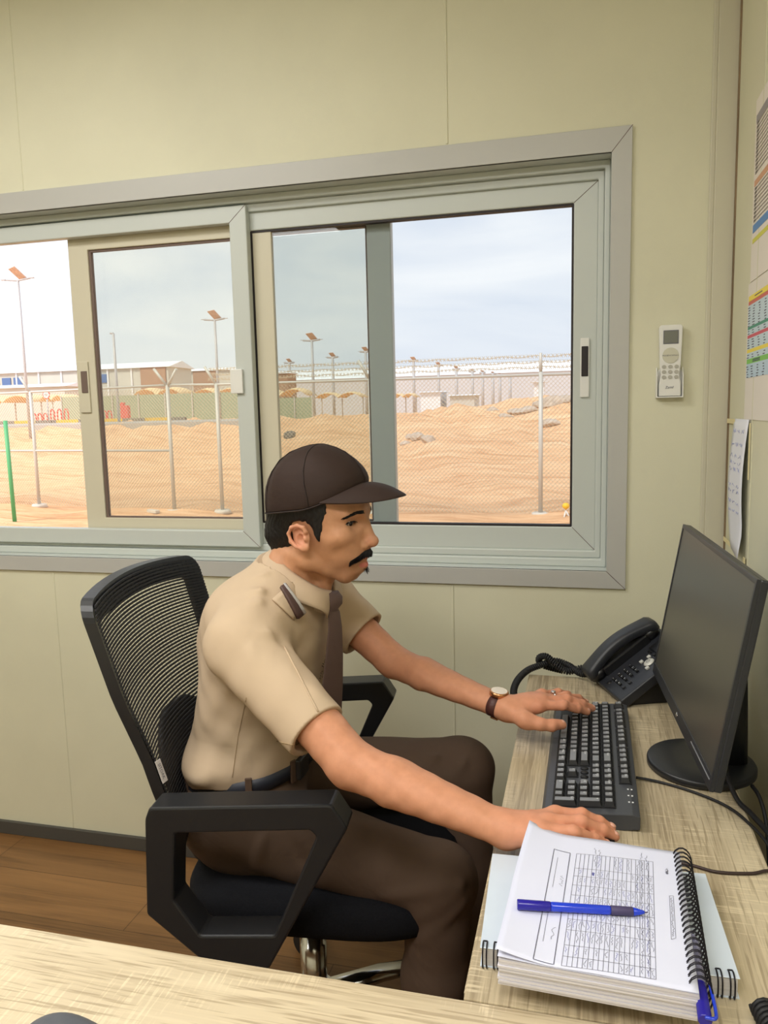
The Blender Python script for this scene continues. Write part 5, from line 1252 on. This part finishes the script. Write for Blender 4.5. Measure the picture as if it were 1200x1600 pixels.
# tone: skin colour of each region
face, handc, lip, shave, earc = (np.array(srgb(*c)[:3]) for c in ((194, 143, 109), (212, 148, 118), (196, 120, 108), (170, 126, 98), (212, 146, 122)))
tone = np.tile(face, (len(V), 1)); Lh = (V-HO) @ HR
def blob(c, r): return np.clip(1-(((Lh-np.array(c))/np.array(r))**2).sum(1), 0, 1)[:, None]
ishead = (V[:, 2] > 1.0)[:, None]
arm = 1-ishead.astype(float); arm = arm*.55; tone = tone*(1-arm)+handc*arm
dist_hand = np.minimum(np.sqrt(((V-RHAND['middle'][1])**2).sum(1)), np.sqrt(((V-LHAND['middle'][1])**2).sum(1)))[:, None]; w = np.clip((.13-dist_hand)/.06, 0, 1); tone = tone*(1-w)+handc*w
w = np.clip(blob((.075, 0, -.075), (.055, .075, .045))*1.6, 0, 1)*.55; tone = tone*(1-w)+shave*w
w = np.clip((blob((.1085, 0, -.0485), (.012, .022, .0045))+blob((.1075, 0, -.063), (.013, .021, .0062)))*3, 0, 1); tone = tone*(1-w)+lip*w
w = np.clip(blob((.010, -.085, 0), (.03, .02, .04))+blob((.010, .085, 0), (.03, .02, .04)), 0, 1)*.7; tone = tone*(1-w)+earc*w
w = np.clip(blob((.122, 0, -.02), (.02, .02, .02)), 0, 1)*.5; tone = tone*(1-w)+earc*w
ca = per.data.color_attributes.new('tone', 'FLOAT_COLOR', 'POINT'); ca.data.foreach_set('color', np.concatenate([tone, np.ones((len(tone), 1))], 1).astype(np.float32).ravel())
# nails
MT['nail'] = mat('finger_nail', srgb(226, 172, 152), .28)
for p, d, n_, r in NAILS:
    Rn = Matrix([list(d), list(np.cross(n_, d)), list(n_)]).transposed(); bm = nbm(); add_sphere(bm, Vector(p+n_*r*.50), (.0062 if r < .011 else .0072, r*.62, r*.34), 14, 8, rot=Rn); obj('nail', bm, MT['nail'], per)
# eyes, brows, moustache
MT['eye'] = mat('eye_white', srgb(184, 172, 164), .15); MT['iris'] = mat('dark_iris', srgb(30, 20, 16), .1)
for s in (1, -1):
    bm = nbm(); add_sphere(bm, hw_((.0870, s*.033, .0215)), .0131, 24, 16); e = obj('eye', bm, MT['eye'], per)
    dv = np.array([.90, s*.30, -.16]); dv /= np.sqrt((dv**2).sum()); c = np.array([.0870, s*.033, .0215])+dv*.0083; bm = nbm(); add_sphere(bm, hw_(c), .0064, 16, 10); obj('iris', bm, MT['iris'], e)
MT['hair'] = mat('black_hair', srgb(20, 17, 17), .55, 0, .35, noise=(260, .3, (1, 1, .25)), bump=(420, .7, (1, 1, .2)))
def strands(name, starts, n, r, lens, drop, parent=per, seed=1, lift=.25, sink=.0005):
    """short tapered hairs: starts(rr) -> point outside the face, inward direction, growth direction (head frame)."""
    rr = random.Random(seed); A = [starts(rr) for _ in range(n)]
    P = np.array([hw_(a[0]) for a in A]); D = np.array([HR @ np.array(a[1], float) for a in A]); Q, N_ = project_many(body, P, D); bm = nbm()
    for (a, q, n_) in zip(A, Q, N_):
        d_ = Vector(HR @ np.array(a[2], float)+n_*lift).normalized(); b = Vector((rr.uniform(-1, 1), rr.uniform(-1, 1), rr.uniform(-1, 1)))*.12; l = lens*rr.uniform(.75, 1.1); p = Vector(q-n_*sink)
        add_tube(bm, [p, p+(d_+b*.5)*l*.5, p+(d_+b)*l+Vector((0, 0, -drop*l))], [r, r*.8, r*.25], 3, cap=False)
    return obj(name, bm, MT['hair'], parent)
def brow(s):
    def f(rr):
        t = rr.random(); th = radians(1+41*t); z = .0405-.0015*t-.0065*max(0, t-.55)/.45+rr.uniform(-.0042, .0036)*(1-.6*t); c, n_ = np.array([.028, 0, z]), np.array([cos(th), s*sin(th), 0])
        return c+n_*.14, -n_, np.array([-.45, s*.75, .30-.6*t])
    return f
for s in (1, -1): strands('eyebrow', brow(s), 330, .0005, .0085, 0, seed=4+s, lift=.2)
def lash(s):
    def f(rr):
        t = rr.uniform(-1, 1); return np.array([.15, s*(.0355+.0145*t), .0240-.0026*t*t]), np.array([-1, 0, 0]), np.array([.5, s*t*.5, -.25])
    return f
for s in (1, -1): strands('eyelash', lash(s), 90, .00042, .0050, 0, seed=14+s, lift=.2)
def mous(rr):
    y = rr.uniform(-1, 1); t = abs(y); sy = 1 if y > 0 else -1; z = -.0375-.0165*t**1.6+rr.uniform(-.0050, .0048)*(1-.35*t); th = radians(49*y); n_ = np.array([cos(th), sin(th), 0]); return np.array([.062, 0, z])+n_*.12, -n_, np.array([-.25*t, sy*(.25+.7*t), -.75+.1*t])
strands('moustache', mous, 1900, .00062, .0088, 0, seed=9, lift=.5, sink=.0008)
def chint(rr): return np.array([.2, rr.gauss(0, .0045), -.0715+rr.uniform(-.004, .003)]), np.array([-1, 0, 0]), np.array([.1, 0, -.8])
strands('chin_tuft', chint, 38, .00032, .0095, 0, seed=12, lift=.45)
# hair below the cap
def poly2(pts):
    A = np.array(pts, float); B = np.roll(A, -1, 0)
    def f(P):
        Q = (P-HO) @ HR; x = Q[:, [0, 2]]; d = np.full(len(P), 9.0); s = np.ones(len(P))
        for a, b in zip(A, B):
            e = b-a; w = x-a; t = np.clip((w @ e)/(e @ e), 0, 1); d = np.minimum(d, ((w-t[:, None]*e)**2).sum(1))
            c1 = x[:, 1] >= a[1]; c2 = x[:, 1] < b[1]; c3 = e[0]*w[:, 1] > e[1]*w[:, 0]; m_ = (c1 & c2 & c3) | (~c1 & ~c2 & ~c3); s = np.where(m_, -s, s)
        return s*np.sqrt(d)
    return f
hair = Solid(); hair.add(headf(ellipsoid((.010, 0, .062), (.103, .0805, .094))), 0); hair.add(headf(ellipsoid((.052, 0, .010), (.060, .0675, .078))), .02)
hair.add(headf(capsule((-.050, 0, -.01), (-.046, 0, -.038), .050, .040)), .03)
for s in (1, -1): hair.add(headf(ellipsoid((.038, s*.0630, .004), (.012, .008, .03))), .01)
hair.cut(poly2([(.064, .075), (.063, .042), (.057, .026), (.053, .008), (.049, -.006), (.046, -.012), (.040, -.006), (.036, .006), (.032, .017), (.022, .025), (.006, .027), (-.008, .023), (-.014, .012), (-.018, -.004), (-.022, -.030), (-.040, -.058), (-.062, -.066), (-.12, -.05), (-.12, .075)]), .004)
hair.warp(lambda P: .0009*np.sin(P[:, 0]*520+60*P[:, 1]+3*np.sin(P[:, 2]*130))*np.sin(P[:, 2]*210+P[:, 1]*300))
Vh, Fh = polygonise(hair, (-.64, 1.32, 1.07), (-.42, 1.52, 1.26), .0021); Fh = outward(Vh-Vh.mean(0), Fh); mesh_obj('hair', Vh, Fh, MT['hair'], per, 1)
# ---- cap
MT['cap'] = mat('brown_cap_cloth', srgb(50, 36, 31), .75, 0, .3, bump=(38, .55, (1, 1, 1.6)), noise=(9, .10, ONE)); MT['capseam'] = mat('cap_seam', srgb(40, 28, 25), .8)
rimz = lambda a: .0475+.013*cos(a)+.030*max(0, cos(a))**1.6      # rim height round the head, a=0 at the front
LEV = [0, .10, .25, .42, .58, .72, .84, .93, .98, 1.0]
XB = [-.0890, -.0905, -.0895, -.079, -.059, -.036, -.012, .003, .013, .0195]
XF = [.1125, .1135, .104, .088, .070, .053, .039, .030, .025, .022]
WD = [.0865, .0880, .0860, .078, .065, .049, .031, .017, .008, .001]
TOPZ = .1665
rings = []; NA = 96
for l, b, f, w in zip(LEV, XB, XF, WD):
    ring = []
    for i in range(NA):
        a = 2*pi*i/NA; e = 2.25; cx_, sy_ = abs(cos(a))**(2/e)*(1 if cos(a) >= 0 else -1), abs(sin(a))**(2/e)*(1 if sin(a) >= 0 else -1)
        z0 = rimz(a); zl = sin(l*pi/2)**.96; pk = 1-.010*abs(sin(3*a))**.5*sin(pi*l)
        x, y = (b+f)/2+(f-b)/2*cx_*pk, w*sy_*pk
        dent = .0035*sin(2*a+1.1)*sin(pi*l)+.0026*sin(5*a+4*l)*sin(pi*l)+.0016*sin(9*a-7*l)*sin(pi*l)
        ring.append(hw_((x+dent*.6, y+dent*.4, z0+(TOPZ-.006*abs(y)/.09-z0)*zl)))
    rings.append(ring)
bm = nbm(); add_loft(bm, rings, cap1=True); cp = obj('cap', bm, MT['cap'], per); m_ = cp.modifiers.new('thick', 'SOLIDIFY'); m_.thickness = .0025; m_.offset = -1
sb_ = cp.modifiers.new('sub', 'SUBSURF'); sb_.levels = 1; sb_.render_levels = 1
bm = nbm()
for q in (0, 82, -82, 142, -142):
    i0 = int(NA*q/360) % NA; add_tube(bm, [Vector(r[i0]) for r in rings], .0011, 5)
add_tube(bm, [Vector(p) for p in rings[0]], .0016, 5, closed=True)
obj('seam', bm, MT['capseam'], cp)
bm = nbm(); R_ = []
for k in range(9):
    v = k/8; ring = []
    for i in range(33):
        a = radians(-66+132*i/32); j = a/(2*pi)*NA; j0 = int(math.floor(j)); t = j-j0; p0 = (Vector(rings[0][j0 % NA])*(1-t)+Vector(rings[0][(j0+1) % NA])*t)
        q = Vector(HR.T @ (np.array(p0)-HO)); c = max(0, cos(a*90/66)); out = .080*c**.62
        x = q.x+out*v; zdrop = -.010*v*c-.014*v*v*c-.012*v*(sin(a)**2)*c; ring.append(hw_((x-.004*(1-v), q.y*(1+.03*v), q.z+.002+zdrop+.004*sin(pi*v)*c)))
    R_.append(ring)
add_loft(bm, R_, closed=False); br = obj('brim', bm, MT['cap'], cp, world=False); m_ = br.modifiers.new('thick', 'SOLIDIFY'); m_.thickness = .0035; m_.offset = 0; m2 = br.modifiers.new('sub', 'SUBSURF'); m2.levels = 1; m2.render_levels = 1
# ---- uniform shirt
def fabric(name, c, rough=.8, fold=.35):
    m = mat(name, c, rough, 0, .25, noise=(6, .035, ONE)); nt = m.node_tree; p = nt.nodes['Principled BSDF']; tc = nt.nodes.new('ShaderNodeTexCoord')
    a = nt.nodes.new('ShaderNodeTexNoise'); a.inputs['Scale'].default_value = 7; a.inputs['Detail'].default_value = 3; a.inputs['Distortion'].default_value = 1.4
    b = nt.nodes.new('ShaderNodeTexNoise'); b.inputs['Scale'].default_value = 1100
    k = nt.nodes.new('ShaderNodeBump'); k.inputs['Strength'].default_value = fold; k.inputs['Distance'].default_value = .012; k2 = nt.nodes.new('ShaderNodeBump'); k2.inputs['Strength'].default_value = .18; k2.inputs['Distance'].default_value = .0008
    for n in (a, b): nt.links.new(tc.outputs['Object'], n.inputs['Vector'])
    nt.links.new(a.outputs['Fac'], k.inputs['Height']); nt.links.new(b.outputs['Fac'], k2.inputs['Height']); nt.links.new(k.outputs[0], k2.inputs['Normal']); nt.links.new(k2.outputs[0], p.inputs['Normal']); return m
MT['khaki'] = fabric('khaki_cloth', srgb(198, 176, 150), fold=.14); MT['brownc'] = fabric('brown_trouser_cloth', srgb(92, 74, 62), .8, .35); MT['tie'] = mat('brown_tie_cloth', srgb(98, 78, 72), .7, bump=(800, .3, ONE)); MT['seamk'] = mat('khaki_seam', srgb(166, 142, 110), .85)
cuR = SHR+(ELR-SHR)*.735; cuL = SHL+(ELL-SHL)*.62
dR, dL = (ELR-SHR)/np.sqrt(((ELR-SHR)**2).sum()), (ELL-SHL)/np.sqrt(((ELL-SHL)**2).sum())
shirt = Solid(); shirt.add(torso(.004), 0)
shirt.add(capsule((-.60, 1.37, 1.018), SHR+np.array([.0, .012, .004]), .052, .058), .045).add(capsule((-.595, 1.52, 1.018), SHL+np.array([0, -.012, .004]), .052, .056), .045)
shirt.add(capsule((-.70, 1.40, .93), (-.66, 1.36, 1.0), .05, .05), .05)
sl = SHR+dR*.0
shirt.add(oval_capsule(SHR+np.array([-.010, .000, -.012]), cuR+np.array([-.008, 0, -.004]), .062, .0515, (-.45, -.35, -.6), 1.06), .035)
shirt.add(oval_capsule(SHL, cuL, .062, .056, (-.45, .35, -.6), 1.05), .035)
# blouse over the belt
shirt.add(ellipsoid((-.708, 1.44, .690), (.080, .166, .045)), .03)
def ridge(a, b, r, amp):
    """a soft fold from a to b."""
    a, b = np.array(a, float), np.array(b, float); ab = b-a; L2 = ab @ ab
    def f(P):
        t = np.clip((P-a) @ ab/L2, 0, 1); d2 = (((P-a)-t[:, None]*ab)**2).sum(1); return -amp*np.exp(-d2/(r*r))*(1-.6*np.abs(2*t-1)**2)
    return f
def fold_px(px0, py0, px1, py1, y, r, amp, bend=0.0):
    a, b = np.array(on(px0, py0, 1, y)), np.array(on(px1, py1, 1, y)); shirt.warp(ridge(a, b, r, amp))
for args in ((352, 1075, 378, 1105, 1.25, .006, .005), (347, 1095, 372, 1135, 1.25, .006, .005), (338, 1110, 350, 1160, 1.26, .007, .005), (316, 1165, 336, 1210, 1.27, .007, .003), (322, 1150, 352, 1212, 1.27, .006, .004), (405, 1190, 450, 1180, 1.25, .007, .005), (415, 975, 440, 1000, 1.23, .008, .0018), (432, 985, 448, 1015, 1.22, .008, .0018), (470, 975, 500, 1000, 1.27, .006, .004), (395, 905, 425, 890, 1.33, .006, .0035), (372, 950, 400, 930, 1.29, .008, .0015), (385, 930, 425, 912, 1.29, .012, .007), (350, 985, 420, 925, 1.27, .012, .006), (395, 985, 470, 985, 1.22, .014, .0052),
             (340, 1120, 352, 1080, 1.26, .014, .007), (306, 1190, 345, 1222, 1.27, .016, .003), (330, 1140, 375, 1215, 1.27, .018, .007), (372, 1195, 470, 1160, 1.24, .018, .007),
             (420, 1195, 500, 1165, 1.26, .014, .007), (410, 1010, 510, 1085, 1.17, .016, .0045), (330, 1060, 385, 1090, 1.24, .014, -.008), (345, 1080, 400, 1130, 1.23, .014, -.008),
             (430, 1000, 505, 1020, 1.24, .012, -.006), (450, 960, 500, 1010, 1.28, .010, -.003), (545, 945, 585, 985, 1.60, .012, .007), (550, 985, 575, 1010, 1.58, .010, -.003), (388, 1000, 402, 1080, 1.19, .014, .0052)): fold_px(*args)
shirt.warp(lambda P: .0009*np.sin(P[:, 0]*38+P[:, 2]*62+2*np.sin(P[:, 1]*31))*np.sin(P[:, 1]*44-P[:, 2]*23)+.0005*np.sin(P[:, 0]*95-P[:, 2]*70+P[:, 1]*40))
# openings: cuffs, neck and hem
cut = lambda p, n, lim: (lambda P: np.where(((P-np.array(lim[0]))**2).sum(1) < lim[1]**2, plane(p, n)(P), -1.0))
nR = dR+np.array([0, .0, 0]); shirt.cut(cut(cuR, nR, (cuR+dR*.045, .115))); shirt.cut(cut(cuL, dL, (cuL+dL*.04, .10)))
shirt.sub(oval_capsule(cuR-dR*.03+np.array([-.006, 0, -.003]), cuR+dR*.09+np.array([-.008, 0, -.004]), .040, .0530, (-.45, -.35, -.6), 1.06), .001); shirt.sub(oval_capsule(cuL-dL*.03, cuL+dL*.09, .045, .056, (-.45, .35, -.6), 1.05), .001)
shirt.cut(lambda P: -(P[:, 2]-(.668+.16*(P[:, 0]+.66)+.004*np.sin(P[:, 0]*60)))); shirt.cut(lambda P: np.where(((P[:, :2]-np.array([-.548, 1.432]))**2).sum(1) < .088**2, P[:, 2]-(1.074-.50*(P[:, 0]+.555)), -1.0))
Vs, Fs = polygonise(shirt, (-.87, 1.05, .60), (-.34, 1.78, 1.16), .0026); Fs = outward(Vs-Vs.mean(0), Fs); shirt_o, _ = mesh_obj('shirt', Vs, Fs, MT['khaki'], per, 2)
# collar: two leaves round the neck
def collar_pt(a, t):
    """a: 0 front .. +-pi back; t: 0 top fold, 1 lower edge."""
    c, s = cos(a), sin(a); bx = (1-c)/2
    top = np.array([-.533+.057*c, 1.430+.0625*s, 1.036+.084*bx**.9]); tip = math.exp(-(a/.55)**2)
    low = np.array([-.537+(.088-.040*tip)*c, 1.430+.094*s, 1.036+.084*bx**.9-.038-.022*tip]); mid = (top+low)/2+np.array([.010*c, .012*s, .008])
    return top*(1-t)**2+2*mid*t*(1-t)+low*t*t
for s in (-1, 1):
    bm = nbm(); add_loft(bm, [[Vector(collar_pt(s*(.13+.16*(t/8)**2+(pi-.12)*k/28), t/8)) for t in range(9)] for k in range(29)], closed=False); o = obj('collar', bm, MT['khaki'], shirt_o); m_ = o.modifiers.new('thick', 'SOLIDIFY'); m_.thickness = .003; m_.offset = 0
bm = nbm(); add_loft(bm, [[Vector((-.535+.0535*cos(a)*k_, 1.430+.0575*sin(a)*k_, 1.030+.078*((1-cos(a))/2)-.02+z)) for a in [2*pi*i/40 for i in range(40)]] for k_, z in ((1.08, -.02), (1.03, .0), (1.0, .026))]); o = obj('collar_stand', bm, MT['khaki'], shirt_o); m_ = o.modifiers.new('thick', 'SOLIDIFY'); m_.thickness = .0025
def on_shirt(px, py, off=0.0):
    q, n_ = pix_on(shirt, px, py, .7); return Vector(q+n_*off), Vector(n_)
def patch(name, pxs, m, off, thick, parent, n=6):
    """cloth patch over the shirt with the four corners given in the photograph, in order."""
    a, b, c, d_ = [np.array(p, float) for p in pxs]; bm = nbm(); rows = []
    for i in range(n+1):
        r = []
        for j in range(n+1):
            s, t = i/n, j/n; p = (a*(1-s)+b*s)*(1-t)+(d_*(1-s)+c*s)*t; r.append(on_shirt(p[0], p[1], off)[0])
        rows.append(r)
    add_loft(bm, rows, closed=False); o = obj(name, bm, m, parent); m_ = o.modifiers.new('thick', 'SOLIDIFY'); m_.thickness = thick; m_.offset = 0; return o
MT['slide'] = mat('brown_rank_slide', srgb(84, 62, 58), .55); MT['silver2'] = mat('silver_braid', srgb(206, 204, 206), .4, .4)
ep = patch('epaulette', [(424, 938), (447, 918), (470, 955), (456, 968)], MT['khaki'], .004, .004, shirt_o)
sd = patch('rank_slide', [(436, 921), (444, 916), (470, 958), (459, 967)], MT['slide'], .009, .007, ep)
patch('braid', [(440, 917.5), (442.5, 916.5), (469, 957), (466, 960)], MT['silver2'], .0135, .002, ep)
# embroidered lettering on the chest
q, n_ = on_shirt(503, 1046, .0015); ux = Vector(_r*.90+_u*.42); ux = (ux-n_*ux.dot(n_)).normalized(); uy = n_.cross(ux).normalized()
bm = nbm(); add_text(bm, 'سلامة', .020, q+uy*.006, ux, uy, off=.001); add_text(bm, 'OSAL', .0125, q-uy*.010, ux, uy, off=.001); obj('embroidery', bm, mat('dark_thread', srgb(46, 30, 28), .8), shirt_o)
def seam(name, pts, r=.0012, m=None):
    bm = nbm(); P = []
    for p0, p1 in zip(pts[:-1], pts[1:]):
        for k in range(10): t = k/10; P.append(on_shirt(p0[0]*(1-t)+p1[0]*t, p0[1]*(1-t)+p1[1]*t, .0004)[0])
    add_tube(bm, P, r, 5); return obj(name, bm, m or MT['seamk'], shirt_o)
seam('side_seam', [(385, 1090), (372, 1150), (362, 1222)], .0006); seam('hem_stitch', [(432, 1158), (462, 1165), (500, 1140), (530, 1114)], .0008); seam('sleeve_crease', [(444, 1010), (470, 1060), (500, 1118)], .0016, MT['khaki'])
# tie
tn = radians(-24); fx, fy = np.array([cos(tn), sin(tn), 0]), np.array([-sin(tn), cos(tn), 0])
rows = []
for z, w, x in ((1.034, .017, -.474), (1.022, .0205, -.468), (1.008, .0175, -.467), (.998, .013, -.472), (.992, .0165, -.471), (.96, .0205, -.470), (.90, .0265, -.474), (.84, .032, -.480), (.78, .036, -.487), (.735, .0375, -.496), (.70, .012, -.503)):
    c = np.array([x, 1.418, z]); rows.append([Vector(c+fy*w*math.copysign(abs(cos(a))**.5, cos(a))+fx*(.0055 if z > .999 else .0028)*sin(a)) for a in [2*pi*i/20 for i in range(20)]])
bm = nbm(); add_loft(bm, rows, cap0=True, cap1=True); obj('tie', bm, MT['tie'], per)
# trousers
HPR, HPL = np.array([-.665, 1.362, .570]), np.array([-.665, 1.545, .578]); KNR, KNL = np.array([-.252, 1.333, .510]), np.array([-.252, 1.622, .592]); ANR, ANL = np.array([-.285, 1.335, .085]), np.array([-.236, 1.625, .085])
tr = Solid(); tr.add(torso(-.004), 0); tr.add(ellipsoid((-.70, 1.452, .575), (.115, .185, .085)), .04)
for hp, kn, an in ((HPR, KNR, ANR), (HPL, KNL, ANL)):
    tr.add(oval_capsule(hp, kn, .088, .066, (0, 1, .0), 1.04), .04); tr.add(capsule(kn, kn+(an-kn)*.45, .064, .058), .02); tr.add(capsule(kn+(an-kn)*.45, an, .058, .052), .02)
    tr.add(ellipsoid(kn+np.array([.0, 0, .004]), (.064, .064, .062)), .02)
def tfold(px0, py0, px1, py1, y, r, amp): a, b = np.array(on(px0, py0, 1, y)), np.array(on(px1, py1, 1, y)); tr.warp(ridge(a, b, r, amp))
for args in ((640, 1440, 735, 1375, 1.28, .012, .009), (600, 1400, 700, 1385, 1.27, .012, .007), (655, 1470, 725, 1410, 1.28, .011, .009), (430, 1290, 500, 1370, 1.27, .014, -.005), (540, 1200, 520, 1260, 1.40, .012, -.006), (415, 1285, 400, 1360, 1.27, .012, .005), (700, 1165, 640, 1215, 1.56, .013, .009), (735, 1175, 690, 1240, 1.56, .012, .009), (650, 1165, 590, 1200, 1.56, .014, .003)): tfold(*args)
tr.warp(lambda P: .0018*np.sin(P[:, 0]*33+P[:, 2]*51)*np.sin(P[:, 1]*40-P[:, 0]*18))
tr.cut(lambda P: P[:, 2]-(.668+.16*(P[:, 0]+.66)))
for an, kn in ((ANR, KNR), (ANL, KNL)): tr.cut(lambda P, an=an: np.where(((P-an)**2).sum(1) < .1**2, an[2]-P[:, 2]-.02, -1.0))
Vt, Ft = polygonise(tr, (-.86, 1.20, .04), (-.14, 1.74, .73), .0032); Ft = outward(Vt-Vt.mean(0), Ft); tro, _ = mesh_obj('trousers', Vt, Ft, MT['brownc'], per, 2)
# belt
def tring(z, off, n=72):
    xb, xf, w = float(np.interp(z, zs, TBs)), float(np.interp(z, zs, TFs)), float(np.interp(z, zs, TWs)); a, b = (xf-xb)/2+off, w+off; out = []
    for i in range(n):
        t = 2*pi*i/n; c, s = cos(t), sin(t); e = 2.35; x = (xb+xf)/2+a*abs(c)**(2/e)*(1 if c >= 0 else -1); y = float(TY(z))+b*abs(s)**(2/e)*(1 if s >= 0 else -1); out.append(Vector((x, y, z+.16*(x+.66))))
    return out
bm = nbm(); add_loft(bm, [tring(.645, .001), tring(.646, .007), tring(.676, .0075), tring(.677, .001)]); bl = obj('belt', bm, mat('navy_belt', srgb(40, 44, 56), .5), per)
bm = nbm(); pb2 = tring(.661, .010)[68]; add_box(bm, pb2, (.012, .05, .042), bev=.003); obj('buckle', bm, MT['black'], bl)
for i in (46, 58, 66): bm = nbm(); p = tring(.661, .0095)[i]; nx = Vector((p.x+.67, p.y-1.45, 0)).normalized(); add_box(bm, p, (.005, .013, .046), rot=rotz3(atan2(nx.y, nx.x)), bev=.0015); obj('belt_loop', bm, MT['brownc'], bl)
# shoes
for an in (ANR, ANL):
    sh = Solid(); b0 = np.array([an[0], an[1], 0.0]); sh.add(ellipsoid(b0+np.array([.0, 0, .06]), (.05, .042, .065)), 0); sh.add(ellipsoid(b0+np.array([.10, 0, .035]), (.125, .045, .042)), .04); sh.add(rbox(b0+np.array([.065, 0, .012]), (.29, .085, .024), .011), .008); sh.cut(lambda P: .0015-P[:, 2])
    v, f = polygonise(sh, b0+np.array([-.1, -.08, -.01]), b0+np.array([.26, .08, .14]), .004); f = outward(v-v.mean(0), f); mesh_obj('shoe', v, f, MT['black_soft'], per, 2)
# wristwatch
wd_ = (WRL-ELL)/np.sqrt(((WRL-ELL)**2).sum()); wc = WRL-wd_*.012; wu = np.array([0, 0, 1.0]); wu = wu-wd_*(wu @ wd_); wu /= np.sqrt((wu**2).sum()); wv = np.cross(wd_, wu)
MT['strap'] = mat('brown_leather', srgb(74, 40, 36), .5, bump=(300, .3, ONE)); MT['gold'] = mat('rose_gold', srgb(214, 156, 112), .22, .9)
def wring(o, rr_, n=36): return [Vector(wc+wd_*o+wv*cos(2*pi*i/n)*rr_*1.20+wu*sin(2*pi*i/n)*rr_) for i in range(n)]
bm = nbm(); add_loft(bm, [wring(-.0095, .0212), wring(-.009, .0238), wring(.009, .0236), wring(.0095, .0210)]); st_ = obj('wristwatch', bm, MT['strap'], per)
Rw = Matrix([list(wd_), list(wv), list(wu)]).transposed()
wt = wc+wu*.0245
bm = nbm(); add_tube(bm, [Vector(wt-wu*.003), Vector(wt+wu*.004), Vector(wt+wu*.006)], [.0185, .0185, .0165], 28); obj('watch_case', bm, MT['gold'], st_)
bm = nbm(); add_tube(bm, [Vector(wt+wu*.0058), Vector(wt+wu*.0064)], .0155, 28); obj('watch_dial', bm, mat('cream_dial', srgb(226, 214, 196), .3), st_)
bm = nbm(); add_tube(bm, [Vector(wt+wd_*.0185), Vector(wt+wd_*.0215)], .0022, 10); obj('crown', bm, MT['gold'], st_)
bm = nbm(); add_box(bm, Vector(wc-wu*.0255), (.016, .02, .003), rot=Rw, bev=.001); obj('clasp', bm, MT['gold'], st_)
# ring on the left hand
a, b = LHAND['ring'][0], LHAND['ring'][1]; c = a+(b-a)*.45; d_ = Vector(b-a).normalized(); x, y, _ = frame_of(d_)
bm = nbm(); add_tube(bm, [Vector(c)+x*cos(2*pi*i/24)*.0105+y*sin(2*pi*i/24)*.0105 for i in range(24)], .0016, 6, closed=True); add_sphere(bm, Vector(c)+Vector((0, 0, .0125)), (.005, .005, .003)); obj('ring', bm, MT['chrome'], per)
